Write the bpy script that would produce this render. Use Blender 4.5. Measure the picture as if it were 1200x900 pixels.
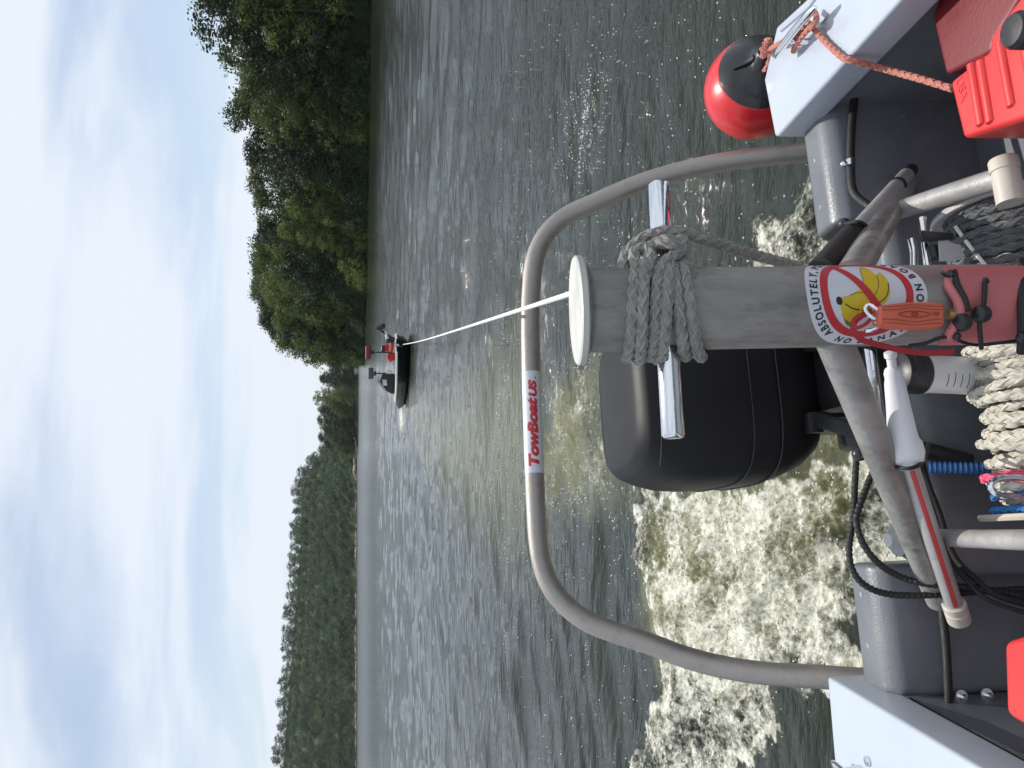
import bpy, bmesh, math, random
import numpy as np
from mathutils import Vector, Matrix

for o in list(bpy.data.objects):
    bpy.data.objects.remove(o)
random.seed(7)
rng = np.random.default_rng(11)
SC = bpy.context.scene
COL = SC.collection

# ------------------------------------------------------------------ camera
F = 901.0                      # focal length in pixels of the 1200x900 photograph
TH = math.radians(11.6)
H = 1.95
CAM = np.array([0, 0, H])
FW = np.array([0, math.cos(TH), -math.sin(TH)])
DN = np.array([0, -math.sin(TH), -math.cos(TH)])
RT = np.array([1.0, 0, 0])
cd = bpy.data.cameras.new("camera")
cam = bpy.data.objects.new("camera", cd)
COL.objects.link(cam)
cd.sensor_fit = 'HORIZONTAL'
cd.sensor_width = 36.0
cd.lens = 36.0 * F / 1200.0
cd.clip_start = 0.05
cd.clip_end = 20000
cam.matrix_world = Matrix(((DN[0], RT[0], -FW[0], CAM[0]), (DN[1], RT[1], -FW[1], CAM[1]), (DN[2], RT[2], -FW[2], CAM[2]), (0, 0, 0, 1)))
SC.camera = cam
SC.render.resolution_x = 1024
SC.render.resolution_y = 768

# ------------------------------------------------------------------ light
SUN_EL, SUN_AZ = math.radians(63), math.radians(12)
W = bpy.data.worlds.new("World")
SC.world = W
W.use_nodes = True
nt = W.node_tree
N, L = nt.nodes, nt.links
N.clear()
out = N.new('ShaderNodeOutputWorld')
bg = N.new('ShaderNodeBackground')
sky = N.new('ShaderNodeTexSky')
sky.sky_type = 'NISHITA'
sky.sun_disc = False
sky.sun_elevation = SUN_EL
sky.sun_rotation = SUN_AZ
sky.dust_density = 0.8
sky.altitude = 100
tc = N.new('ShaderNodeTexCoord')
sep = N.new('ShaderNodeSeparateXYZ')
L.new(tc.outputs['Generated'], sep.inputs[0])
# flat cloud layer: direction divided by its height above the horizon
mx = N.new('ShaderNodeMath'); mx.operation = 'MAXIMUM'; L.new(sep.outputs['Z'], mx.inputs[0]); mx.inputs[1].default_value = 0.0
ad = N.new('ShaderNodeMath'); ad.operation = 'ADD'; L.new(mx.outputs[0], ad.inputs[0]); ad.inputs[1].default_value = 0.22
dv = N.new('ShaderNodeVectorMath'); dv.operation = 'DIVIDE'
cb = N.new('ShaderNodeCombineXYZ')
for i in range(3): L.new(ad.outputs[0], cb.inputs[i])
L.new(tc.outputs['Generated'], dv.inputs[0]); L.new(cb.outputs[0], dv.inputs[1])
mp = N.new('ShaderNodeMapping'); mp.inputs['Rotation'].default_value = (0, 0, math.radians(-28)); mp.inputs['Scale'].default_value = (0.75, 1.7, 0.0)
mp.inputs['Location'].default_value = (3.1, 0.7, 0)
L.new(dv.outputs[0], mp.inputs[0])
n1 = N.new('ShaderNodeTexNoise'); n1.inputs['Scale'].default_value = 1.0; n1.inputs['Detail'].default_value = 9; n1.inputs['Roughness'].default_value = 0.52; n1.inputs['Distortion'].default_value = 0.35
L.new(mp.outputs[0], n1.inputs['Vector'])
rp = N.new('ShaderNodeMapRange'); rp.interpolation_type = 'SMOOTHSTEP'
rp.inputs['From Min'].default_value = 0.34; rp.inputs['From Max'].default_value = 0.57
rp.inputs['To Min'].default_value = 0.32; rp.inputs['To Max'].default_value = 0.98
L.new(n1.outputs['Fac'], rp.inputs['Value'])
# thicker veil low down
rp2 = N.new('ShaderNodeMapRange'); rp2.inputs['From Min'].default_value = 0.0; rp2.inputs['From Max'].default_value = 0.30
rp2.inputs['To Min'].default_value = 0.85; rp2.inputs['To Max'].default_value = 0.0
L.new(sep.outputs['Z'], rp2.inputs['Value'])
mxx = N.new('ShaderNodeMath'); mxx.operation = 'MAXIMUM'; L.new(rp.outputs[0], mxx.inputs[0]); L.new(rp2.outputs[0], mxx.inputs[1])
sc_ = N.new('ShaderNodeVectorMath'); sc_.operation = 'SCALE'; L.new(sky.outputs[0], sc_.inputs[0]); sc_.inputs['Scale'].default_value = 1.0
mix = N.new('ShaderNodeMix'); mix.data_type = 'RGBA'
L.new(mxx.outputs[0], mix.inputs['Factor']); L.new(sc_.outputs[0], mix.inputs['A'])
mix.inputs['B'].default_value = (7.15, 7.7, 8.5, 1)
L.new(mix.outputs['Result'], bg.inputs['Color'])
bg.inputs['Strength'].default_value = 0.118
L.new(bg.outputs[0], out.inputs[0])

sd = bpy.data.lights.new("sun", 'SUN')
sd.energy = 4.0; sd.angle = math.radians(0.6); sd.color = (1.0, 0.955, 0.88)
sun = bpy.data.objects.new("sun", sd); COL.objects.link(sun)
sdir = Vector((math.sin(SUN_AZ) * math.cos(SUN_EL), math.cos(SUN_AZ) * math.cos(SUN_EL), math.sin(SUN_EL)))
sun.rotation_euler = sdir.to_track_quat('Z', 'Y').to_euler()
sun.location = (20, 60, 80)
SC.view_settings.view_transform = 'Standard'
SC.view_settings.look = 'None'
SC.view_settings.gamma = 1
SC.view_settings.exposure = 0.0
SC.render.engine = 'CYCLES'
SC.cycles.max_bounces = 6
SC.cycles.sample_clamp_indirect = 6

# ------------------------------------------------------------------ boat frame (right, aft, up), origin at the camera
UU = np.array([-.026, .096, 1.0]); UU /= np.linalg.norm(UU)
AA = np.array([-.2028, .9792, 0]); AA = AA - UU * (AA @ UU); AA /= np.linalg.norm(AA)
RR = np.cross(AA, UU)

def bw(p):
    p = np.asarray(p, float)
    return CAM + p[..., 0:1] * RR + p[..., 1:2] * AA + p[..., 2:3] * UU
def ray(x, y):
    d = FW + DN * (x - 600) / F + RT * (450 - y) / F
    return np.array([d @ RR, d @ AA, d @ UU])
def onU(x, y, U): d = ray(x, y); return d * U / d[2]
def onA(x, y, A): d = ray(x, y); return d * A / d[1]
def onR(x, y, R): d = ray(x, y); return d * R / d[0]
def onW(x, y, z=0.0):
    d = FW + DN * (x - 600) / F + RT * (450 - y) / F
    return CAM + d * ((z - H) / d[2])

# ------------------------------------------------------------------ materials
MATS = {}
def mat(name, col, rough=0.5, metal=0.0, var=0.12, nscale=8.0, bump=0.0, bscale=60.0, coat=0.0, rvar=0.12, stretch=(1, 1, 1), spec=0.5, col2=None, c2amt=0.5, rand=0.0, island=0.0, trans=0.0):
    if name in MATS: return MATS[name]
    m = bpy.data.materials.new(name); m.use_nodes = True
    n, l = m.node_tree.nodes, m.node_tree.links
    b = n['Principled BSDF']
    tc = n.new('ShaderNodeTexCoord'); mp = n.new('ShaderNodeMapping'); mp.inputs['Scale'].default_value = stretch
    l.new(tc.outputs['Object'], mp.inputs[0])
    no = n.new('ShaderNodeTexNoise'); no.inputs['Scale'].default_value = nscale; no.inputs['Detail'].default_value = 6; no.inputs['Roughness'].default_value = 0.6
    l.new(mp.outputs[0], no.inputs['Vector'])
    hs = n.new('ShaderNodeHueSaturation')
    mr = n.new('ShaderNodeMapRange'); mr.inputs['From Min'].default_value = 0.25; mr.inputs['From Max'].default_value = 0.75
    mr.inputs['To Min'].default_value = 1 - var; mr.inputs['To Max'].default_value = 1 + var
    l.new(no.outputs['Fac'], mr.inputs['Value'])
    val = mr.outputs[0]
    if rand or island:
        oi = n.new('ShaderNodeObjectInfo'); ge = n.new('ShaderNodeNewGeometry')
        for src, amt in ((oi.outputs['Random'], rand), (ge.outputs['Random Per Island'], island)):
            if not amt: continue
            r2 = n.new('ShaderNodeMapRange'); r2.inputs['To Min'].default_value = 1 - amt; r2.inputs['To Max'].default_value = 1 + amt
            l.new(src, r2.inputs['Value'])
            mu = n.new('ShaderNodeMath'); mu.operation = 'MULTIPLY'; l.new(val, mu.inputs[0]); l.new(r2.outputs[0], mu.inputs[1]); val = mu.outputs[0]
        r3 = n.new('ShaderNodeMapRange'); r3.inputs['To Min'].default_value = 0.485; r3.inputs['To Max'].default_value = 0.515
        wn = n.new('ShaderNodeTexWhiteNoise'); wn.noise_dimensions = '1D'; l.new(oi.outputs['Random'], wn.inputs['W'])
        l.new(wn.outputs['Value'], r3.inputs['Value']); l.new(r3.outputs[0], hs.inputs['Hue'])
    l.new(val, hs.inputs['Value'])
    if col2 is not None:
        n2 = n.new('ShaderNodeTexNoise'); n2.inputs['Scale'].default_value = nscale * 2.3; n2.inputs['Detail'].default_value = 8; n2.inputs['Roughness'].default_value = 0.7
        l.new(mp.outputs[0], n2.inputs['Vector'])
        m2 = n.new('ShaderNodeMapRange'); m2.inputs['From Min'].default_value = 0.52; m2.inputs['From Max'].default_value = 0.72; m2.inputs['To Max'].default_value = c2amt
        l.new(n2.outputs['Fac'], m2.inputs['Value'])
        mi = n.new('ShaderNodeMix'); mi.data_type = 'RGBA'; mi.inputs['A'].default_value = (*col, 1); mi.inputs['B'].default_value = (*col2, 1)
        l.new(m2.outputs[0], mi.inputs['Factor']); l.new(mi.outputs['Result'], hs.inputs['Color'])
    else:
        hs.inputs['Color'].default_value = (*col, 1)
    l.new(hs.outputs[0], b.inputs['Base Color'])
    rr = n.new('ShaderNodeMapRange'); rr.inputs['From Min'].default_value = 0.3; rr.inputs['From Max'].default_value = 0.7
    rr.inputs['To Min'].default_value = max(0.02, rough - rvar); rr.inputs['To Max'].default_value = min(1, rough + rvar)
    l.new(no.outputs['Fac'], rr.inputs['Value']); l.new(rr.outputs[0], b.inputs['Roughness'])
    b.inputs['Metallic'].default_value = metal
    b.inputs['Specular IOR Level'].default_value = spec
    if coat: b.inputs['Coat Weight'].default_value = coat; b.inputs['Coat Roughness'].default_value = 0.08
    if trans:
        tr = n.new('ShaderNodeBsdfTranslucent'); ms = n.new('ShaderNodeMixShader'); ms.inputs[0].default_value = trans
        l.new(hs.outputs[0], tr.inputs['Color']); l.new(b.outputs[0], ms.inputs[1]); l.new(tr.outputs[0], ms.inputs[2])
        l.new(ms.outputs[0], n['Material Output'].inputs['Surface'])
    if bump:
        nb = n.new('ShaderNodeTexNoise'); nb.inputs['Scale'].default_value = bscale; nb.inputs['Detail'].default_value = 5
        l.new(mp.outputs[0], nb.inputs['Vector'])
        bp = n.new('ShaderNodeBump'); bp.inputs['Strength'].default_value = bump; bp.inputs['Distance'].default_value = 0.01
        l.new(nb.outputs['Fac'], bp.inputs['Height']); l.new(bp.outputs[0], b.inputs['Normal'])
    MATS[name] = m
    return m

alu = mat('weathered_aluminium', (.32, .31, .29), .50, .45, .42, 9, .3, 90, stretch=(1, 1, .3), col2=(.12, .115, .11), c2amt=.75)
alu_tube = mat('pale_aluminium_tube', (.42, .41, .40), .45, .4, .12, 12, .15, 150, col2=(.28, .26, .24), c2amt=.6)
alu_rail = mat('dull_aluminium_tube', (.34, .315, .29), .5, .5, .10, 9, .12, 120, col2=(.24, .2, .17), c2amt=.5)
alu_cap = mat('brushed_aluminium_cap', (.56, .55, .52), .45, .2, .05, 12, .1, 150)
chrome = mat('polished_steel', (.78, .79, .82), .12, 1.0, .06, 10, .05, 60, rvar=.06)
gel = mat('pale_grey_gelcoat', (.44, .49, .56), .35, 0, .04, 3, .05, 200, coat=.2, col2=(.45, .47, .48), c2amt=.25)
hullgrey = mat('slate_grey_paint', (.14, .152, .172), .42, 0, .16, 3, .12, 150, coat=.1, col2=(.21, .21, .21), c2amt=.5)
blackpaint = mat('satin_black_cowl', (.007, .007, .008), .50, 0, .2, 3, .05, 250, coat=0, rvar=.08, spec=.28)
blackrub = mat('black_rubber', (.015, .015, .016), .6, 0, .3, 30, .2, 200)
blackpl = mat('black_plastic', (.02, .02, .022), .4, 0, .2, 20)
cream = mat('cream_plastic', (.50, .46, .40), .5, 0, .08, 15)
white = mat('white_plastic', (.75, .75, .78), .4, 0, .04, 12)
redpl = mat('red_polyethylene', (.62, .032, .03), .40, 0, .10, 5, .03, 200, coat=.05)
redvin = mat('red_vinyl', (.60, .02, .025), .35, 0, .08, 5, .05, 60, coat=.2)
blkvin = mat('black_vinyl', (.012, .012, .014), .28, 0, .2, 7, .25, 25, coat=.3)
ropegrey = mat('grey_braided_rope', (.31, .30, .275), .85, 0, .2, 40, .5, 400, island=.12)
ropewhite = mat('off_white_braided_rope', (.60, .57, .49), .85, 0, .15, 40, .5, 400, island=.1)
ropedark = mat('dark_grey_braided_rope', (.13, .135, .14), .85, 0, .25, 30, .5, 300, island=.15)
ropepink = mat('faded_pink_rope', (.55, .22, .17), .85, 0, .15, 50, .5, 300)
ropehot = mat('bright_pink_rope', (.75, .10, .20), .8, 0, .1, 50, .4, 300)
ropeblue = mat('blue_cord', (.03, .19, .50), .7, 0, .2, 50, .4, 300)
towrope = mat('tow_line_white', (.72, .71, .65), .8, 0, .1, 60)
stick_w = mat('sticker_white', (.62, .63, .68), .4, 0, .03, 20)
stick_r = mat('sticker_red', (.50, .035, .045), .4, 0, .05, 20)
stick_k = mat('sticker_ink_black', (.02, .02, .03), .4, 0, .05, 20)
stick_y = mat('banana_yellow', (.62, .45, .03), .4, 0, .08, 30)
stick_g = mat('banana_green_shade', (.17, .18, .04), .4, 0, .08, 30)
orange = mat('orange_foam', (.60, .13, .075), .6, 0, .08, 20, .1, 200)
orange_d = mat('dark_orange_grain', (.30, .05, .03), .6, 0, .08, 20)
pinkpl = mat('faded_red_plastic', (.50, .15, .15), .45, 0, .12, 9, coat=.1)
redstrap = mat('red_webbing', (.38, .03, .035), .8, 0, .12, 60, .4, 500)
bluepl = mat('blue_tubing', (.015, .10, .30), .3, 0, .15, 20, coat=.2)
bluepad = mat('blue_deck_paint', (.06, .15, .26), .6, 0, .12, 9)

# ------------------------------------------------------------------ building helpers
def tag(o, label=None, cat=None, group=None, kind=None):
    if label: o['label'] = label
    if cat: o['category'] = cat
    if group: o['group'] = group
    if kind: o['kind'] = kind
    return o
def thing(name, loc, label, cat, group=None):
    o = bpy.data.objects.new(name, None); COL.objects.link(o); o.location = Vector(loc)
    o.empty_display_size = .1
    WL[o.name] = np.array(loc, float)
    return tag(o, label, cat, group)
WL = {}
def smooth_angle(me, ang=35):
    me.polygons.foreach_set('use_smooth', [True] * len(me.polygons))
    try: me.set_sharp_from_angle(angle=math.radians(ang))
    except Exception: pass
def obj(name, verts, faces, m, parent=None, loc=None, smooth=True, bev=0, seg=2, ang=35, mats=None, midx=None):
    """verts in world space; the object's origin goes to its parent's place, or to loc / its own base."""
    verts = np.asarray(verts, float)
    if parent is not None: base = WL[parent.name]
    elif loc is not None: base = np.array(loc, float)
    else: base = np.array([verts[:, 0].mean(), verts[:, 1].mean(), verts[:, 2].min()])
    me = bpy.data.meshes.new(name)
    me.from_pydata([tuple(v) for v in (verts - base)], [], [tuple(int(i) for i in f) for f in faces])
    if bev:
        bm = bmesh.new(); bm.from_mesh(me)
        bmesh.ops.recalc_face_normals(bm, faces=bm.faces)
        ed = [e for e in bm.edges if len(e.link_faces) == 2 and e.calc_face_angle(0) > math.radians(25)]
        bmesh.ops.bevel(bm, geom=ed, offset=bev, segments=seg, profile=.6, affect='EDGES', clamp_overlap=True)
        bm.to_mesh(me); bm.free()
    else:
        bm = bmesh.new(); bm.from_mesh(me); bmesh.ops.recalc_face_normals(bm, faces=bm.faces); bm.to_mesh(me); bm.free()
    for mm in (mats or [m]): me.materials.append(mm)
    if midx is not None: me.polygons.foreach_set('material_index', midx)
    if smooth: smooth_angle(me, ang)
    o = bpy.data.objects.new(name, me); COL.objects.link(o)
    if parent is not None:
        o.parent = parent; WL[o.name] = base
    else:
        o.location = Vector(base); WL[o.name] = base
    return o

class G:
    """collects geometry in world space"""
    def __init__(s): s.v = []; s.f = []; s.n = 0
    def add(s, v, f):
        v = np.asarray(v, float); s.v.append(v); s.f += [tuple(i + s.n for i in q) for q in f]; s.n += len(v); return s
    def build(s, name, m, parent=None, **k): return obj(name, np.vstack(s.v), s.f, m, parent, **k)

def frames(P):
    P = np.asarray(P, float)
    T = np.gradient(P, axis=0); T /= np.linalg.norm(T, axis=1)[:, None] + 1e-12
    ref = np.array([0, 0, 1.0]) if abs(T[0][2]) < .9 else np.array([1.0, 0, 0])
    n = np.cross(T[0], ref); n /= np.linalg.norm(n)
    Ns = [n]
    for i in range(1, len(P)):
        n = Ns[-1] - T[i] * (Ns[-1] @ T[i]); n /= np.linalg.norm(n) + 1e-12; Ns.append(n)
    Ns = np.array(Ns)
    return T, Ns, np.cross(T, Ns)
def tube_g(P, r, sides=12, caps=True):
    P = np.asarray(P, float); T, N1, B1 = frames(P)
    r = np.broadcast_to(np.asarray(r, float), (len(P),))
    a = np.linspace(0, 2 * math.pi, sides, endpoint=False)
    v = P[:, None, :] + r[:, None, None] * (np.cos(a)[None, :, None] * N1[:, None, :] + np.sin(a)[None, :, None] * B1[:, None, :])
    v = v.reshape(-1, 3); f = []
    for i in range(len(P) - 1):
        for j in range(sides):
            k = (j + 1) % sides
            f.append((i * sides + j, i * sides + k, (i + 1) * sides + k, (i + 1) * sides + j))
    if caps: f.append(tuple(range(sides))[::-1]); f.append(tuple((len(P) - 1) * sides + j for j in range(sides)))
    return v, f
def smooth_path(pts, n=24, closed=False):
    """Catmull-Rom"""
    P = np.asarray(pts, float)
    if len(P) == 2: return np.array([P[0] + (P[1] - P[0]) * t for t in np.linspace(0, 1, n)])
    if closed: Q = np.vstack([P[-1], P, P[0], P[1]])
    else: Q = np.vstack([2 * P[0] - P[1], P, 2 * P[-1] - P[-2]])
    res = []
    for i in range(1, len(Q) - 2):
        for t in np.linspace(0, 1, n, endpoint=False):
            a, b, c, d = Q[i - 1], Q[i], Q[i + 1], Q[i + 2]
            res.append(.5 * ((2 * b) + (-a + c) * t + (2 * a - 5 * b + 4 * c - d) * t * t + (-a + 3 * b - 3 * c + d) * t ** 3))
    res.append(Q[-2]); return np.array(res)
def resample(P, step):
    P = np.asarray(P, float); s = np.r_[0, np.cumsum(np.linalg.norm(np.diff(P, axis=0), axis=1))]
    n = max(3, int(s[-1] / step)); t = np.linspace(0, s[-1], n)
    return np.stack([np.interp(t, s, P[:, k]) for k in range(3)], 1)
def lathe_g(profile, origin, axis, sides=32):
    """profile [(radius, height)...] around axis"""
    ax = np.array(axis, float); ax /= np.linalg.norm(ax)
    ref = np.array([0, 0, 1.0]) if abs(ax[2]) < .9 else np.array([1.0, 0, 0])
    n = np.cross(ax, ref); n /= np.linalg.norm(n); b = np.cross(ax, n)
    v = []; f = []
    for r_, h in profile:
        for j in range(sides):
            a = 2 * math.pi * j / sides
            v.append(np.array(origin) + ax * h + r_ * (math.cos(a) * n + math.sin(a) * b))
    for i in range(len(profile) - 1):
        for j in range(sides):
            k = (j + 1) % sides
            f.append((i * sides + j, i * sides + k, (i + 1) * sides + k, (i + 1) * sides + j))
    f.append(tuple(range(sides))[::-1]); f.append(tuple((len(profile) - 1) * sides + j for j in range(sides)))
    return np.array(v), f
def prism_g(poly, vec):
    """poly: world points (planar), extruded by vec"""
    P = np.asarray(poly, float); n = len(P); v = np.vstack([P, P + np.asarray(vec, float)])
    f = [tuple(range(n))[::-1], tuple(range(n, 2 * n))] + [(i, (i + 1) % n, (i + 1) % n + n, i + n) for i in range(n)]
    return v, f
def box_g(lo, hi, fr=bw):
    c = np.array([[x, y, z] for z in (lo[2], hi[2]) for x, y in ((lo[0], lo[1]), (hi[0], lo[1]), (hi[0], hi[1]), (lo[0], hi[1]))], float)
    return fr(c), [(3, 2, 1, 0), (4, 5, 6, 7), (0, 1, 5, 4), (1, 2, 6, 5), (2, 3, 7, 6), (3, 0, 4, 7)]
def braid_g(P, R, strands=8, pitch=None, sides=6):
    """rope of interlaced helical strands round path P"""
    g = G(); pitch = pitch or R * 9.5
    P = resample(P, R * .36); T, N1, B1 = frames(P)
    s = np.r_[0, np.cumsum(np.linalg.norm(np.diff(P, axis=0), axis=1))]
    half = strands // 2
    for k in range(strands):
        sg = 1 if k < half else -1
        ph = 2 * math.pi * (k % half) / half
        a = sg * 2 * math.pi * s / pitch + ph
        rad = R * (.66 + .10 * sg * np.cos(half * a * 1.0))
        C = P + rad[:, None] * (np.cos(a)[:, None] * N1 + np.sin(a)[:, None] * B1)
        v, f = tube_g(C, R * .36, sides); g.add(v, f)
    v, f = tube_g(P, R * .80, 8); g.add(v, f)
    return g
def sphere_g(c, r, seg=16, axes=None, ax=(0, 0, 1), squash=1.0):
    prof = [(max(1e-4, r * math.sin(t)), -r * squash * math.cos(t)) for t in np.linspace(0, math.pi, seg)]
    return lathe_g(prof, c, ax, seg * 2)
def bez(*p): return smooth_path(p, 12)

# ------------------------------------------------------------------ noise for the water sheet
_perm = rng.permutation(4096)
_gr = rng.uniform(0, 2 * math.pi, 4096); _gx, _gy = np.cos(_gr), np.sin(_gr)
def perlin(x, y):
    xi = np.floor(x).astype(np.int64); yi = np.floor(y).astype(np.int64); fx = x - xi; fy = y - yi
    def g(ix, iy, dx, dy):
        h = _perm[(ix + _perm[iy & 4095]) & 4095]; return _gx[h] * dx + _gy[h] * dy
    u = fx * fx * fx * (fx * (fx * 6 - 15) + 10); v = fy * fy * fy * (fy * (fy * 6 - 15) + 10)
    a = g(xi, yi, fx, fy); b = g(xi + 1, yi, fx - 1, fy); c = g(xi, yi + 1, fx, fy - 1); d = g(xi + 1, yi + 1, fx - 1, fy - 1)
    return (a + (b - a) * u) * (1 - v) + (c + (d - c) * u) * v
def fbm(x, y, o=4, lac=2.03, gain=.5):
    s = 0; a = 1
    for i in range(o): s = s + a * perlin(x + 17.3 * i, y - 9.1 * i); x = x * lac; y = y * lac; a *= gain
    return s
def sstep(a, b, x): t = np.clip((x - a) / (b - a), 0, 1); return t * t * (3 - 2 * t)
def poly_sd(x, y, P):
    d = np.full(x.shape, 1e9); ins = np.zeros(x.shape, bool); n = len(P)
    for i in range(n):
        ax, ay = P[i]; bx, by = P[(i + 1) % n]
        ex, ey = bx - ax, by - ay; t = np.clip(((x - ax) * ex + (y - ay) * ey) / (ex * ex + ey * ey), 0, 1)
        d = np.minimum(d, np.hypot(x - ax - t * ex, y - ay - t * ey))
        c = ((ay > y) != (by > y)) & (x < (bx - ax) * (y - ay) / (by - ay + 1e-12) + ax)
        ins ^= c
    return np.where(ins, d, -d)
def wpoly(px): return [tuple(onW(x, y)[:2]) for x, y in px]

# patches of broken water, as outlines on the lake surface
WASH = wpoly([(1060, 470), (900, 560), (752, 565), (732, 640), (768, 700), (778, 790), (742, 880), (735, 960), (860, 960), (905, 862), (905, 806), (1010, 800), (975, 735), (1060, 700), (1090, 560)])
WASHR = wpoly([(1010, 235), (930, 238), (880, 258), (868, 300), (860, 420), (1000, 430), (1060, 300)])
AER = wpoly([(760, 570), (640, 600), (628, 540), (655, 440), (760, 400), (1000, 400), (1030, 560)])
AER2 = wpoly([(735, 640), (760, 560), (1020, 500), (1020, 640), (930, 800), (770, 800)])
TRAIL = wpoly([(470, 470), (520, 560), (600, 600), (630, 540), (610, 440), (560, 470), (520, 490)])
SLICK = wpoly([(700, 900), (690, 860), (720, 800), (740, 900)])
def foam_fields(X, Y):
    wx = X + .24 * fbm(X * 2.2, Y * 2.2, 5, gain=.6); wy = Y + .24 * fbm(X * 2.2 + 40, Y * 2.2, 5, gain=.6)
    sdw = poly_sd(wx, wy, WASH); sdr = poly_sd(wx, wy, WASHR); sda = poly_sd(wx, wy, AER); sd2 = poly_sd(wx, wy, AER2); st = poly_sd(wx, wy, TRAIL)
    fx = X + .25 * Y; big = .6 * fbm(X * 1.6 + 5, Y * 1.3, 3) + .55 * fbm(fx * 3.4 + 1.5 * fbm(X * .9, Y * .9 + 4, 2), Y * .9, 3)
    edge = np.exp(-((sdw - .05) / .07) ** 2)
    foam = sstep(-.09, .08, sdw) * (.83 + .80 * big + .25 * edge)
    foam = np.maximum(foam, sstep(-.2, .2, sdr) * (.74 + .5 * big))
    foam = np.maximum(foam, (.48 + .42 * big) * sstep(-.8, .3, sda))
    foam = np.maximum(foam, .26 * sstep(-1.5, .6, st) * (1 + 1.6 * big))
    # thin bubbly streaks drifting off either side
    foam = np.maximum(foam, .25 * np.exp(-((Y - 3.6) / 2.6) ** 2) * np.clip(.75 + 1.2 * fbm(X * .9, Y * .8 + 9, 3), 0, 1.2))
    pt = onW(682, 160); foam = np.maximum(foam, .50 * np.exp(-((X - pt[0]) ** 2 / .10 + (Y - pt[1]) ** 2 / .22)))
    for (px, py, sx, sy, a) in ((470, 490, .8, 2.4, 1.0), (466, 369, .45, 1.6, .75)):
        pt = onW(px, py); foam = np.maximum(foam, a * np.exp(-((X - pt[0]) ** 2 / sx ** 2 + (Y - pt[1]) ** 2 / sy ** 2)))
    aer = np.maximum(.62 * sstep(-.3, .5, sda), 1.0 * sstep(-.1, .35, sd2)) * (.75 + .6 * fbm(X * 1.1, Y * 1.1 + 3, 3))
    aer = np.maximum(aer, .35 * sstep(-1.5, .8, st))
    rough = np.maximum(sstep(-.15, .3, sdw), .8 * sstep(-.1, .3, sdr))
    rough = np.maximum(rough, .42 * sstep(-.4, .4, sda))
    return np.clip(foam, 0, 1.1), np.clip(aer, 0, 1), rough

# wave trains: (wavelength, direction in degrees from +Y, amplitude)
TR = []
_r = np.random.default_rng(5)
for i in range(70):
    lam = .10 * (1.075 ** i) ** 1.0
    if lam > 3.6: break
    TR.append((lam * _r.uniform(.9, 1.1), math.radians(_r.normal(-4, 15 if lam < 1 else 24)), lam * (.0054 if lam < .7 else .0044) * _r.uniform(.5, 1.4), _r.uniform(0, 6.28)))
def water_h(X, Y, sp):
    h = np.zeros_like(X)
    wx = X + .35 * fbm(X * .35, Y * .35, 2); wy = Y + .35 * fbm(X * .35 + 20, Y * .35, 2)
    for lam, th, am, ph in TR:
        k = 2 * math.pi / lam
        w = sstep(2.5, 5.0, lam / sp)
        s = np.sin(k * (wx * math.sin(th) + wy * math.cos(th)) + ph)
        env = np.clip(.75 + 1.1 * perlin(X / (lam * 5) + ph, Y / (lam * 5)), .1, 2)
        h += am * w * env * (s + .25 * np.cos(2 * np.arcsin(np.clip(s, -1, 1))))
    # the boat's own wake: long rolls fanning to the right
    d = (X - .5) * .42 + Y * .9
    mk = sstep(.9, 2.2, X) * sstep(3.2, 4.4, Y) * (1 - sstep(22, 40, Y))
    h += .013 * mk * np.sin(2 * math.pi * (d + .12 * fbm(X * .8, Y * .8, 2)) / .62) * np.clip(.7 + perlin(X * .4, Y * .4 + 7), .1, 1.5)
    mk2 = (1 - sstep(-2.6, -1.0, X)) * sstep(3.2, 4.4, Y) * (1 - sstep(18, 32, Y))
    d2 = -(X + .5) * .42 + Y * .9
    h += .009 * mk2 * np.sin(2 * math.pi * (d2 + .12 * fbm(X * .8, Y * .8 + 60, 2)) / .5)
    return h

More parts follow.
